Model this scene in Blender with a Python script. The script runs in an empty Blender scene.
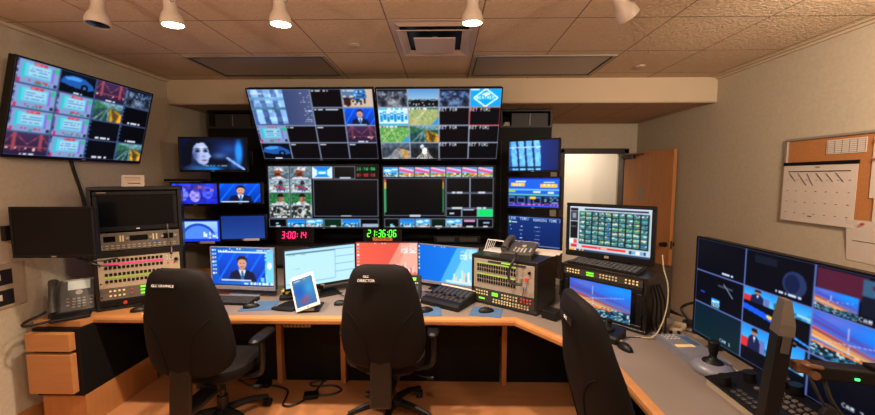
import bpy, bmesh, math, random
import numpy as np
from mathutils import Vector, Matrix
random.seed(4); rng = np.random.default_rng(7)
SC = bpy.context.scene; COL = SC.collection
PI = math.pi; rad = math.radians

# ------------------------------------------------------------ materials
def lin(c):
    c = np.asarray(c, dtype=float)/255.0
    return np.where(c <= .04045, c/12.92, ((c+.055)/1.055)**2.4)
def mat(name, c, rough=.5, metal=0., var=.12, scale=30., bump=0., emit=0., bscale=None, spec=.5):
    m = bpy.data.materials.new(name); m.use_nodes = True
    nt = m.node_tree; N = nt.nodes; L = nt.links
    b = N['Principled BSDF']; l = lin(c)
    b.inputs['Roughness'].default_value = rough; b.inputs['Metallic'].default_value = metal
    b.inputs['Specular IOR Level'].default_value = spec
    tc = N.new('ShaderNodeTexCoord'); nz = N.new('ShaderNodeTexNoise')
    nz.inputs['Scale'].default_value = scale; nz.inputs['Detail'].default_value = 4
    L.new(tc.outputs['Object'], nz.inputs['Vector'])
    mx = N.new('ShaderNodeMix'); mx.data_type = 'RGBA'
    mx.inputs[6].default_value = (*np.clip(l*(1-var), 0, 1), 1); mx.inputs[7].default_value = (*np.clip(l*(1+var), 0, 1), 1)
    L.new(nz.outputs['Fac'], mx.inputs[0]); L.new(mx.outputs[2], b.inputs['Base Color'])
    if bump:
        n2 = N.new('ShaderNodeTexNoise'); n2.inputs['Scale'].default_value = bscale or scale; n2.inputs['Detail'].default_value = 6
        L.new(tc.outputs['Object'], n2.inputs['Vector'])
        bp = N.new('ShaderNodeBump'); bp.inputs['Strength'].default_value = bump; bp.inputs['Distance'].default_value = .01
        L.new(n2.outputs['Fac'], bp.inputs['Height']); L.new(bp.outputs['Normal'], b.inputs['Normal'])
    if emit:
        L.new(mx.outputs[2], b.inputs['Emission Color']); b.inputs['Emission Strength'].default_value = emit
    return m
def wood(name, c, axis=0, planks=False, rough=.4):
    m = mat(name, c, rough); nt = m.node_tree; N = nt.nodes; L = nt.links; b = N['Principled BSDF']; l = lin(c)
    tc = N.new('ShaderNodeTexCoord'); mp = N.new('ShaderNodeMapping')
    s = [14., 14., 14.]; s[axis] = 1.2; mp.inputs['Scale'].default_value = s
    L.new(tc.outputs['Object'], mp.inputs['Vector'])
    nz = N.new('ShaderNodeTexNoise'); nz.inputs['Scale'].default_value = 2.; nz.inputs['Detail'].default_value = 6; nz.inputs['Distortion'].default_value = .6
    L.new(mp.outputs['Vector'], nz.inputs['Vector'])
    mx = N.new('ShaderNodeMix'); mx.data_type = 'RGBA'
    mx.inputs[6].default_value = (*(l*.78), 1); mx.inputs[7].default_value = (*np.clip(l*1.18, 0, 1), 1)
    L.new(nz.outputs['Fac'], mx.inputs[0]); out = mx.outputs[2]
    L.new(out, b.inputs['Base Color'])
    return m
def tile_mat(name, c, x0, y0, s=.6096):
    m = mat(name, c, .95, var=.1, scale=25., bump=1.0, bscale=55., spec=.1)
    nt = m.node_tree; N = nt.nodes; L = nt.links; b = N['Principled BSDF']
    src = b.inputs['Base Color'].links[0].from_socket
    tc = N.new('ShaderNodeTexCoord'); sp = N.new('ShaderNodeSeparateXYZ'); L.new(tc.outputs['Object'], sp.inputs[0])
    def M(op, a, v=None):
        n = N.new('ShaderNodeMath'); n.operation = op
        (L.new(a, n.inputs[0]) if not isinstance(a, (int, float)) else None)
        if v is not None:
            if isinstance(v, (int, float)): n.inputs[1].default_value = v
            else: L.new(v, n.inputs[1])
        return n.outputs[0]
    es = []
    for o, off in ((sp.outputs[0], x0), (sp.outputs[1], y0)):
        f = M('FRACT', M('MULTIPLY', M('SUBTRACT', o, off), 1/s))
        es.append(M('ABSOLUTE', M('SUBTRACT', f, .5)))
    e = M('GREATER_THAN', M('MAXIMUM', es[0], es[1]), .4925)
    mx = N.new('ShaderNodeMix'); mx.data_type = 'RGBA'
    L.new(e, mx.inputs[0]); L.new(src, mx.inputs[6]); mx.inputs[7].default_value = (*(lin(c)*.35), 1)
    L.new(mx.outputs[2], b.inputs['Base Color'])
    return m
def screen_mat():
    m = bpy.data.materials.new('screen_picture'); m.use_nodes = True
    N = m.node_tree.nodes; L = m.node_tree.links; b = N['Principled BSDF']
    a = N.new('ShaderNodeVertexColor'); a.layer_name = 'picture'
    b.inputs['Base Color'].default_value = (.004, .004, .005, 1); b.inputs['Roughness'].default_value = .3
    b.inputs['Specular IOR Level'].default_value = .1
    L.new(a.outputs['Color'], b.inputs['Emission Color']); b.inputs['Emission Strength'].default_value = 1.0
    return m
M_ = {}
def setup_mats():
    d = dict(
        wall=mat('beige_fabric_wall', (188, 172, 148), .95, var=.13, scale=38, bump=.2, bscale=160, spec=.1),
        soffit=mat('tan_soffit_paint', (196, 174, 146), .9, var=.04, scale=6, spec=.1),
        corridor=mat('corridor_paint', (225, 215, 200), .9, var=.03),
        ceil=tile_mat('ceiling_tile', (204, 180, 150), -.372, 2.405),
        ceil2=tile_mat('lower_ceiling_tile', (188, 164, 142), .85, 4.2),
        floor=wood('wood_floor', (172, 114, 72), 0, True, .35),
        wood=wood('maple_wood', (178, 119, 68), 0), woodz=wood('maple_wood_vertical', (176, 115, 64), 2),
        door=wood('door_wood', (186, 122, 68), 2),
        frame=mat('dark_brown_frame', (52, 38, 32), .5),
        laminate=mat('grey_laminate', (120, 105, 95), .5, var=.05, scale=120),
        black=mat('black_plastic', (17, 15, 15), .45, var=.15, spec=.25), black2=mat('satin_black_metal', (30, 27, 25), .35, metal=.3),
        panel=mat('black_laminate', (19, 16, 15), .6, spec=.15), dim=mat('dim_grey_plastic', (92, 82, 73), .5), dark=mat('charcoal_panel', (46, 40, 37), .6),
        chair=mat('black_chair_fabric', (24, 19, 18), .7, var=.2, scale=220, bump=.12, bscale=500, spec=.1),
        grey=mat('grey_metal', (150, 137, 122), .45, metal=.1), silver=mat('silver_plastic', (128, 126, 136), .4, metal=.15),
        beige=mat('putty_metal', (164, 146, 122), .55), white=mat('white_plastic', (200, 195, 190), .4, var=.04),
        lampw=mat('white_lamp_enamel', (190, 170, 152), .45, var=.04), ventw=mat('white_vent_enamel', (188, 166, 150), .5, var=.05),
        paper=mat('white_paper', (208, 190, 174), .9, var=.04), cork=mat('cork', (176, 112, 58), .95, var=.35, scale=160),
        lens=mat('dim_light_lens', (132, 120, 112), .3, var=.1), bluemat=mat('blue_mouse_mat', (62, 92, 128), .8, var=.25, scale=18),
        orange=mat('orange_label', (222, 130, 48), .7, var=.1), chrome=mat('chrome', (200, 195, 190), .15, metal=1.),
        key=mat('dark_grey_keycap', (48, 45, 45), .5), phone=mat('charcoal_phone_plastic', (66, 61, 58), .42), phonek=mat('grey_phone_key', (150, 140, 130), .5),
        lcd=mat('pale_lcd', (176, 178, 165), .4, emit=.25), cream=mat('cream_keycap', (196, 176, 130), .5), redk=mat('red_keycap', (180, 50, 46), .5, emit=.1),
        brass=mat('lit_amber_key', (225, 200, 145), .5, emit=.1), green=mat('green_led_display', (110, 220, 50), .5, emit=.55),
        glow=mat('green_indicator', (60, 255, 120), .5, emit=2.2), redled=mat('red_led_digit', (255, 40, 110), .5, emit=1.5), grnled=mat('green_led_digit', (90, 255, 60), .5, emit=1.3),
        redpin=mat('red_pin', (190, 45, 35), .4), yellow=mat('yellow_plastic', (190, 165, 60), .5), magenta=mat('magenta_strip', (226, 60, 130), .6, emit=.15),
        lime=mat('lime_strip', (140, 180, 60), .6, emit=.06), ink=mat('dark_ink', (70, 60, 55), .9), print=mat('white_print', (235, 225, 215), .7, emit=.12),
        bulb=mat('lit_bulb', (255, 236, 205), .5, var=0, emit=30.), glassblack=mat('dark_screen_glass', (9, 9, 14), .2, spec=.25),
        cable=mat('black_cable', (16, 14, 14), .5), cablew=mat('white_cable', (176, 160, 132), .5), cableg=mat('green_cable', (60, 110, 50), .5),
        copper=mat('brown_connector', (112, 76, 52), .4, metal=.3), photo=mat('black_photo_print', (26, 22, 24), .5))
    M_.update(d); M_['screen'] = screen_mat()

# ------------------------------------------------------------ mesh helpers
def box(bm, c, s, bev=0., rot=None, M=None, seg=2):
    T = Matrix.Translation(c) @ (rot.to_4x4() if rot is not None else Matrix.Identity(4)) @ Matrix.Diagonal((*s, 1))
    if M is not None: T = M @ T
    r = bmesh.ops.create_cube(bm, size=1., matrix=T)
    if bev:
        ed = list({e for v in r['verts'] for e in v.link_edges})
        bmesh.ops.bevel(bm, geom=ed, offset=bev, segments=seg, affect='EDGES', profile=.5)
    return bm
def cyl(bm, c, r, h, axis='z', n=20, r2=None, M=None):
    R = {'z': Matrix.Identity(4), 'x': Matrix.Rotation(PI/2, 4, 'Y'), 'y': Matrix.Rotation(-PI/2, 4, 'X')}[axis]
    T = Matrix.Translation(c) @ R
    if M is not None: T = M @ T
    bmesh.ops.create_cone(bm, cap_ends=True, segments=n, radius1=r, radius2=r if r2 is None else r2, depth=h, matrix=T)
    return bm
def smooth_path(pts, k=6):
    P = [Vector(p) for p in pts]
    if len(P) < 3: return P
    out = []
    for i in range(len(P)-1):
        p0 = P[max(i-1, 0)]; p1 = P[i]; p2 = P[i+1]; p3 = P[min(i+2, len(P)-1)]
        for j in range(k):
            t = j/k
            out.append(.5*((2*p1)+(p2-p0)*t+(2*p0-5*p1+4*p2-p3)*t*t+(3*p1-p0-3*p2+p3)*t**3))
    out.append(P[-1]); return out
def tube(bm, pts, r, n=7, sm=True, M=None):
    P = smooth_path(pts) if sm else [Vector(p) for p in pts]
    if M is not None: P = [M @ p for p in P]
    rings = []; up = Vector((0, 0, 1)); prev = None
    for i, p in enumerate(P):
        d = (P[min(i+1, len(P)-1)]-P[max(i-1, 0)]).normalized()
        if prev is None:
            a = d.cross(up)
            if a.length < .1: a = d.cross(Vector((1, 0, 0)))
        else: a = prev - d*prev.dot(d)
        a.normalize(); prev = a; b = d.cross(a)
        rr = r(i/(len(P)-1)) if callable(r) else r
        rings.append([bm.verts.new(p+a*rr*math.cos(2*PI*k/n)+b*rr*math.sin(2*PI*k/n)) for k in range(n)])
    skin(bm, rings); return bm
def skin(bm, rings, cap=True):
    n = len(rings[0])
    for A, B in zip(rings, rings[1:]):
        for k in range(n): bm.faces.new((A[k], A[(k+1) % n], B[(k+1) % n], B[k]))
    if cap: bm.faces.new(rings[0][::-1]); bm.faces.new(rings[-1])
def loft(bm, rings, M=None):
    rs = [[bm.verts.new((M @ Vector(p)) if M is not None else p) for p in r] for r in rings]
    skin(bm, rs); return bm
def sring(hw, ht, e, n=28):        # superellipse ring in x/y
    o = []
    for k in range(n):
        t = 2*PI*k/n; c = math.cos(t); s = math.sin(t)
        o.append((hw*math.copysign(abs(c)**(2/e), c), ht*math.copysign(abs(s)**(2/e), s)))
    return o
def lathe(bm, prof, n=24, M=None):
    return loft(bm, [[(r*math.cos(2*PI*k/n), r*math.sin(2*PI*k/n), z) for k in range(n)] for r, z in prof], M)
def prism(bm, poly, z0, z1, M=None):   # polygon in x/y extruded in z
    return loft(bm, [[(x, y, z0) for x, y in poly], [(x, y, z1) for x, y in poly]], M)
def prism_yz(bm, poly, x0, x1, M=None):  # polygon in y/z extruded in x
    return loft(bm, [[(x0, y, z) for y, z in poly], [(x1, y, z) for y, z in poly]], M)
def obj(name, bm, m, parent=None, smooth=False, mats=None):
    me = bpy.data.meshes.new(name); bmesh.ops.recalc_face_normals(bm, faces=bm.faces[:]); bm.to_mesh(me); bm.free()
    for q in (mats or [m]): me.materials.append(M_[q] if isinstance(q, str) else q)
    if smooth:
        for p in me.polygons: p.use_smooth = True
        try: me.set_sharp_from_angle(angle=rad(38))
        except Exception: pass
    o = bpy.data.objects.new(name, me); COL.objects.link(o)
    if parent is not None: o.parent = parent
    return o
def B(): return bmesh.new()
def tag(o, label, cat, group=None):
    o['label'] = label; o['category'] = cat
    if group: o['group'] = group
    return o
def thing(name, label, cat, loc=(0, 0, 0), rz=0., group=None, rx=0.):
    o = bpy.data.objects.new(name, None); COL.objects.link(o); o.empty_display_size = .1
    o.location = loc; o.rotation_euler = (rx, 0, rz)
    return tag(o, label, cat, group)
def struct(name, bm, m, mats=None):
    o = obj(name, bm, m, None, mats=mats); o['kind'] = 'structure'; return o
def clone(o, parent, loc, label=None, name=None):
    c = o.copy(); COL.objects.link(c); c.parent = parent; c.location = loc
    return c
def text_part(s, size, mname, parent, M, name='lettering', ext=.0006):
    cu = bpy.data.curves.new(name, 'FONT'); cu.body = s; cu.size = size; cu.align_x = 'CENTER'; cu.align_y = 'CENTER'; cu.extrude = ext
    t = bpy.data.objects.new(name, cu); COL.objects.link(t)
    bpy.context.view_layer.update()
    me = bpy.data.meshes.new_from_object(t.evaluated_get(bpy.context.evaluated_depsgraph_get()))
    bpy.data.objects.remove(t); me.transform(M); me.materials.clear(); me.materials.append(M_[mname])
    o = bpy.data.objects.new(name, me); COL.objects.link(o); o.parent = parent; return o
FRONT = Matrix.Rotation(PI/2, 4, 'X')     # x/y drawing -> x/z, facing -y

# ------------------------------------------------------------ pictures shown on the screens
F35 = dict(zip('ABCDEFGHIJKLMNOPQRSTUVWXYZ0123456789:.- ', '25755 65656 34443 65556 74647 74644 34553 55755 72227 11152 55655 44447 57755 65555 25552 65644 25573 65655 34216 72222 55557 55552 55775 55255 55222 71247 75557 26227 61247 61616 55711 74616 34757 71122 75757 75711 02020 00002 00700 00000'.split()))
def pic(w, h, c=(4, 5, 10)):
    a = np.zeros((h, w, 3)); a[:] = c; return a
def sub(v, x0, y0, x1, y1):
    h, w = v.shape[:2]
    return v[int(round(y0*h)):max(int(round(y1*h)), int(round(y0*h))+1), int(round(x0*w)):max(int(round(x1*w)), int(round(x0*w))+1)]
def Rc(v, x0, y0, x1, y1, c): sub(v, x0, y0, x1, y1)[:] = c
def grid(v):
    h, w = v.shape[:2]; return np.meshgrid((np.arange(w)+.5)/w, (np.arange(h)+.5)/h)
def Gr(v, c0, c1, horiz=False):
    X, Y = grid(v); t = (X if horiz else Y)[..., None]; v[:] = np.array(c0)*(1-t)+np.array(c1)*t
def El(v, cx, cy, rx, ry, c):
    X, Y = grid(v); v[((X-cx)/rx)**2+((Y-cy)/ry)**2 < 1] = c
def Ln(v, x0, y0, x1, y1, wd, c):
    X, Y = grid(v); a = v.shape[0]/v.shape[1]; dx = x1-x0; dy = (y1-y0)*a; l2 = dx*dx+dy*dy+1e-9
    t = np.clip(((X-x0)*dx+(Y-y0)*a*dy)/l2, 0, 1)
    v[np.hypot(X-x0-t*dx, (Y-y0)*a-t*dy) < wd] = c
def Pg(v, pts, c):
    X, Y = grid(v); ins = np.zeros(X.shape, bool); n = len(pts)
    for i in range(n):
        x1, y1 = pts[i]; x2, y2 = pts[(i+1) % n]
        if y1 == y2: continue
        ins ^= ((y1 > Y) != (y2 > Y)) & (X < (x2-x1)*(Y-y1)/(y2-y1)+x1)
    v[ins] = c
def Nz(v, n, m, amt):          # soft patches of brightness, n x m cells
    h, w = v.shape[:2]; g = rng.random((m, n))
    k = g[np.ix_((np.arange(h)*m//h), (np.arange(w)*n//w))]
    v[:] = np.clip(v*(1+(k[..., None]-.5)*2*amt), 0, 255)
def Mx(v, n, m, cols, p=1.):   # mosaic of colours
    h, w = v.shape[:2]; cols = np.array(cols, float); g = rng.integers(0, len(cols), (m, n)); q = rng.random((m, n)) < p
    iy = np.arange(h)*m//h; ix = np.arange(w)*n//w
    mk = q[np.ix_(iy, ix)]; v[mk] = cols[g[np.ix_(iy, ix)]][mk]
def Tx(v, x, y, s, c, k=1):    # bitmap letters; x, y in fractions, k in raster dots
    h, w = v.shape[:2]; px = int(x*w); py = int(y*h)
    for ch in s:
        for r, d in enumerate(F35.get(ch, '00000')):
            for b in range(3):
                if int(d, 8) >> (2-b) & 1:
                    v[py+r*k:py+r*k+k, px+b*k:px+b*k+k] = c
        px += 4*k
def Dash(v, x0, y, x1, c, p=.7, th=.03):   # a line of unreadable small print
    s = sub(v, x0, y, x1, y+th); n = max(2, s.shape[1]//2); m = np.repeat(rng.random(n) < p, 2)[:s.shape[1]]
    s[:, :len(m)][:, m] = c
def p_anchor(v, bg=(20, 90, 215)):
    Gr(v, bg, tuple(int(q*.7) for q in bg))
    for k in range(6): Ln(v, -.3+k*.28, 1., .1+k*.28, 0, .02, tuple(min(255, int(q*1.2)+6) for q in bg))
    Pg(v, [(.2, 1), (.27, .68), (.42, .58), (.6, .58), (.75, .68), (.82, 1)], (22, 30, 62))
    Pg(v, [(.43, .58), (.51, .98), (.59, .58)], (225, 228, 235)); Pg(v, [(.49, .62), (.47, 1), (.55, 1), (.53, .62)], (52, 110, 165))
    El(v, .51, .36, .095, .2, (205, 160, 138)); Rc(v, .455, .45, .565, .6, (190, 145, 122))
    Pg(v, [(.41, .36), (.41, .2), (.47, .11), (.57, .11), (.62, .2), (.61, .34), (.585, .24), (.5, .21), (.44, .25)], (48, 36, 34))
    Rc(v, .46, .34, .49, .365, (60, 45, 45)); Rc(v, .53, .34, .56, .365, (60, 45, 45)); Rc(v, .475, .47, .545, .49, (150, 85, 80))
    Rc(v, .04, .92, .7, .975, (200, 215, 240))
def p_panel(v):                # pale rundown page with a red heading
    v[:] = (142, 164, 206); Rc(v, .2, .14, .82, .7, (120, 205, 225)); Rc(v, .27, .2, .76, .62, (172, 214, 236))
    Rc(v, .38, .06, .68, .16, (206, 70, 90)); Dash(v, .4, .09, .66, (240, 170, 180), .6, .05)
    Rc(v, .14, .14, .2, .75, (60, 200, 205)); Rc(v, .8, .14, .86, .75, (150, 120, 215))
    for k in (.3, .42, .54): Dash(v, .3, k, .74, (90, 130, 180), .75, .04)
    Rc(v, .86, .12, .97, .32, (60, 190, 140)); Rc(v, .02, .78, .12, .95, (205, 60, 95)); Rc(v, .88, .8, .95, .93, (50, 45, 70))
    Dash(v, .3, .8, .75, (200, 70, 90), .5, .07); Dash(v, .35, .86, .8, (40, 150, 100), .5, .06); Rc(v, 0, 0, .06, 1, (92, 100, 150)); Mx(sub(v, 0, 0, .06, 1), 1, 9, [(40, 44, 80), (150, 160, 200)], .6); v *= .93
def p_car(v):
    Gr(v, (8, 16, 34), (4, 8, 16)); Pg(v, [(.02, .55), (.1, .28), (.35, .16), (.65, .2), (.9, .42), (.98, .62), (.8, .72), (.3, .66)], (40, 92, 160))
    Pg(v, [(.12, .3), (.35, .2), (.6, .24), (.55, .36), (.2, .4)], (84, 150, 215)); El(v, .68, .62, .11, .17, (10, 12, 22)); El(v, .68, .62, .05, .08, (70, 110, 160)); Dash(v, .4, .9, .65, (210, 220, 235), .8, .05)
def p_bridge(v):
    Gr(v, (72, 52, 84), (44, 32, 58)); Rc(v, 0, .6, 1, .66, (120, 70, 86))
    for x in (.18, .22, .78, .82): Ln(v, x, 0, x, .75, .012, (150, 76, 88))
    Ln(v, 0, .5, .2, .05, .01, (160, 80, 98)); Ln(v, .2, .05, .5, .5, .01, (160, 80, 98)); Ln(v, .5, .5, .8, .05, .01, (160, 80, 98)); Ln(v, .8, .05, 1, .5, .01, (160, 80, 98))
    Mx(sub(v, .05, .66, .95, .8), 20, 2, [(226, 190, 180), (120, 60, 90)], .35); Dash(v, .35, .9, .7, (215, 215, 225), .8, .05)
def p_road(v, warm=True):
    Gr(v, (120, 160, 165), (40, 62, 58)); Rc(v, 0, .3, 1, 1, (46, 76, 74)); Pg(v, [(.55, .25), (1, .55), (1, 1), (.6, 1)], (205, 150, 40)); Pg(v, [(.58, .25), (.9, .6), (.82, 1), (.72, 1)], (90, 74, 44))
    for k in range(6): Ln(v, .5, .28, -.1+k*.13, 1.05, .012, (170, 205, 200) if k % 2 else (30, 56, 66))
    Pg(v, [(0, .0), (.5, .25), (0, .5)], (58, 108, 84)); v[:] = soft(soft(v)); Nz(v, 16, 9, .2)
def p_roadgrey(v, lit=False):
    Gr(v, (92, 108, 125), (56, 62, 70)); Rc(v, 0, .32, 1, 1, (64, 72, 82)); Pg(v, [(.15, 1), (.55, .3), (.62, .3), (.75, 1)], (128, 130, 134)); Pg(v, [(.75, 1), (.62, .3), (1, .5), (1, 1)], (160, 132, 96) if not lit else (40, 44, 52))
    if lit:
        v *= .6
        for k in range(7): Ln(v, .5, .45, .2+k*.1, 1, .012, (210, 205, 195))
        El(v, .5, .5, .09, .2, (240, 238, 230)); El(v, .42, .25, .06, .15, (180, 190, 200))
    Nz(v, 14, 8, .25); Dash(v, .05, .92, .6, (225, 225, 230), .7, .05)
def p_news(v, tint=(1, 1, 1)):
    Gr(v, (40, 44, 50), (84, 88, 94)); Mx(v, 22, 12, [(22, 24, 30), (120, 126, 134), (64, 72, 84), (40, 46, 56), (170, 172, 172)], .75); v[:] = soft(v)
    Rc(v, 0, 0, 1, .14, (24, 27, 34)); Bl(v, .5, .75, .3, .15, (200, 200, 196), .75); Bl(v, .2, .3, .15, .08, (150, 160, 170), .8); Bl(v, .8, .3, .12, .08, (120, 140, 165), .8); Bl(v, .2, .75, .12, .2, (16, 18, 24), .9); Bl(v, .85, .7, .1, .25, (24, 26, 32), .9); v[:] = np.clip(v*np.array(tint), 0, 255)
def p_newsroom(v):
    v[:] = (196, 178, 164); Pg(v, [(0, 0), (.75, 0), (.5, .5), (0, .55)], (92, 120, 150)); Mx(sub(v, .05, .35, .75, .85), 11, 6, [(30, 34, 44), (60, 90, 130), (210, 196, 180), (70, 50, 42)], .75)
    Pg(v, [(.35, .1), (.75, .05), (.8, .5), (.4, .55)], (70, 130, 190)); Mx(sub(v, .4, .12, .75, .45), 6, 4, [(40, 70, 110), (150, 200, 230)], .6); El(v, .18, .7, .1, .25, (60, 30, 24))
def p_dusk(v):
    Gr(v, (90, 142, 196), (196, 214, 214)); s = sub(v, 0, .62, 1, 1); s[:] = (14, 20, 28); Mx(sub(v, 0, .56, 1, .66), 18, 2, [(14, 20, 28), (170, 200, 205)], .8); Mx(sub(v, 0, .7, 1, .95), 24, 4, [(190, 190, 170), (40, 60, 80)], .25)
def p_weather(v):
    v[:] = (20, 160, 220); P = [(.5, .03), (.88, .5), (.5, .97), (.12, .5)]
    for i in range(4): Ln(v, *P[i], *P[(i+1) % 4], .022, (235, 248, 250))
    h, w = v.shape[:2]; El(v, .5, .32, .13, .06, (240, 250, 250)); El(v, .55, .27, .08, .06, (240, 250, 250))
    Tx(v, .5-13.5/w, .5-2.5/h, 'WEATHER', (245, 250, 250)); Rc(v, .02, .02, .3, .1, (210, 235, 240))
def p_bars(v):
    v[:] = (206, 226, 234); Mx(sub(v, 0, .0, 1, .16), 16, 1, [(90, 190, 210), (220, 232, 236)]); hs = [.3, .22, .36, .28, .2, .32, .26, .34]
    for k in range(8): Rc(v, .06+k*.115, hs[k], .15+k*.115, .78-.1*(k % 2), (30, 140, 195)); Rc(v, .075+k*.115, hs[k]+.06, .13+k*.115, hs[k]+.14, (235, 245, 250))
    Rc(v, 0, .88, 1, 1, (60, 170, 200))
def p_map(v, cols, bg):
    v[:] = bg; Mx(v, 30, 17, cols, .55); v[:] = soft(v)
    for k in range(2): Ln(v, rng.random(), 0, rng.random(), 1, .008, (225, 215, 190))
    Pg(v, [(.72, 1), (1, .5), (1, 1)], (60, 150, 200)); Rc(v, 0, 0, 1, .1, (60, 110, 90)); Dash(v, .03, .02, .6, (230, 235, 235), .7, .07)
def p_building(v):             # blurred glass facade in blue
    Gr(v, (60, 130, 205), (34, 84, 150))
    for k in range(4): Pg(v, [(.03+k*.16, 0), (.14+k*.16, 0), (.2+k*.16, 1), (.08+k*.16, 1)], (120, 190, 245)); Pg(v, [(.14+k*.16, 0), (.18+k*.16, 0), (.24+k*.16, 1), (.2+k*.16, 1)], (38, 62, 104))
    Rc(v, 0, .2, .7, .25, (185, 215, 245)); Rc(v, 0, .86, .68, .93, (24, 42, 72)); Nz(v, 18, 10, .12)
    s = sub(v, .66, 0, 1, 1); Gr(s, (20, 52, 124), (12, 34, 92), True)
def p_facade(v):               # the big shot on the upper screen: facade left, bluish haze right
    Gr(v, (96, 124, 172), (70, 94, 142))
    for k in range(3): Pg(v, [(.05+k*.2, 0), (.16+k*.2, 0), (.19+k*.2, .95), (.08+k*.2, .95)], (150, 188, 238))
    Rc(v, 0, .22, .6, .3, (120, 160, 190)); Rc(v, 0, .48, .6, .55, (86, 126, 150)); Nz(v, 12, 8, .18)
    s = sub(v, .56, 0, 1, 1); Gr(s, (62, 74, 112), (82, 92, 126), True)
    for k in range(14): Dash(s, .55+.3*rng.random()*.6, .1+k*.06, .95, (196, 205, 225), .35, .02)
def Bl(v, cx, cy, rx, ry, c, a=1., p=2.):   # soft blob of colour
    X, Y = grid(v); t = (a*np.exp(-(((X-cx)/rx)**2+((Y-cy)/ry)**2)**(p/2)))[..., None]; v[:] = v*(1-t)+np.array(c)*t
def p_face(v):                 # a face in blue light
    Gr(v, (10, 20, 50), (4, 8, 22)); Bl(v, .75, .35, .2, .22, (46, 84, 160), .8); Bl(v, .9, .45, .06, .4, (50, 150, 240), 1, 4); Bl(v, .6, .55, .12, .1, (90, 130, 190), .7); Bl(v, .83, .8, .08, .2, (70, 120, 200), .7)
    Pg(v, [(.05, 1), (.03, .45), (.1, .1), (.24, 0), (.4, .04), (.48, .2), (.46, .35), (.2, .4), (.2, 1)], (12, 14, 30))
    Pg(v, [(.19, .3), (.26, .16), (.37, .14), (.43, .3), (.44, .45), (.475, .58), (.44, .62), (.43, .74), (.36, .86), (.28, .78), (.2, .6)], (176, 190, 226)); Bl(v, .22, .55, .06, .25, (60, 74, 120), .8); Bl(v, .33, .3, .06, .05, (226, 232, 246), .6)
    for x in (.27, .39): Bl(v, x, .4, .035, .045, (16, 18, 40), 1, 4); Bl(v, x, .33, .045, .02, (40, 44, 70), .9, 4)
    Bl(v, .36, .57, .03, .04, (110, 120, 164), .7); Bl(v, .37, .69, .045, .022, (120, 50, 84), 1, 4); Bl(v, .26, .95, .2, .14, (60, 96, 150), .9); Bl(v, .5, .97, .15, .1, (30, 140, 230), .9)
    Pg(v, [(.04, .3), (.2, .02), (.34, .04), (.22, .2), (.18, .5), (.16, .8), (.05, .9)], (10, 12, 26)); Ln(v, .72, .62, .98, .98, .02, (140, 176, 226)); Dash(v, .38, .84, .72, (130, 150, 150), .5, .04)
def p_sunset(v):
    Gr(v, (24, 100, 210), (120, 130, 190)); Bl(v, .85, .12, .4, .2, (40, 150, 235), .9); Bl(v, .25, .1, .3, .14, (120, 120, 200), .8)
    for (x0, y0, x1, y1, w, c, a) in ((-.1, .34, 1.1, .72, .035, (240, 100, 80), .85), (-.1, .45, 1.1, .8, .06, (250, 150, 50), .95), (-.1, .2, .7, .45, .035, (120, 60, 130), .8), (-.1, .55, .8, .74, .03, (255, 205, 120), .9), (.3, .25, 1.1, .6, .03, (90, 80, 170), .7), (-.1, .38, .9, .66, .02, (90, 40, 80), .7)):
        X, Y = grid(v); yy = y0+(y1-y0)*(X-x0)/(x1-x0); t = (a*np.exp(-((Y-yy)/w)**2)*np.clip(1.1-.75*X, 0, 1))[..., None]; v[:] = v*(1-t)+np.array(c)*t
    Ln(v, .1, .62, .9, .3, .004, (190, 190, 230)); Ln(v, .4, .1, .42, .75, .004, (200, 200, 235))
    s = sub(v, 0, .7, 1, 1); s[:] = (20, 42, 64); Mx(s, 34, 8, [(70, 130, 160), (190, 210, 210), (14, 24, 36), (40, 90, 110)], .75); Ln(v, 0, .69, .7, .75, .012, (240, 130, 60))
def p_sky(v):
    Gr(v, (40, 140, 215), (120, 200, 230)); El(v, .3, .35, .25, .14, (205, 228, 238)); El(v, .75, .25, .2, .1, (205, 228, 238)); Mx(sub(v, 0, .6, 1, .95), 14, 4, [(40, 110, 140), (215, 120, 90), (230, 226, 215), (30, 60, 80), (120, 190, 210)], .9)
def p_skyline(v):
    Gr(v, (24, 110, 200), (90, 190, 225)); Mx(sub(v, 0, .55, 1, 1), 14, 4, [(20, 60, 90), (200, 225, 230), (50, 120, 160)], .8)
def p_stripe(v):
    Gr(v, (60, 130, 205), (200, 215, 225)); Pg(v, [(0, .1), (1, .5), (1, .7), (0, .35)], (205, 90, 150)); Pg(v, [(0, .0), (1, .3), (1, .45), (0, .15)], (235, 190, 215)); Rc(v, 0, .62, 1, .85, (210, 150, 70)); Mx(sub(v, 0, .6, 1, 1), 8, 3, [(60, 120, 60), (235, 225, 200), (200, 80, 60), (110, 160, 90)], .6)
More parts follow.
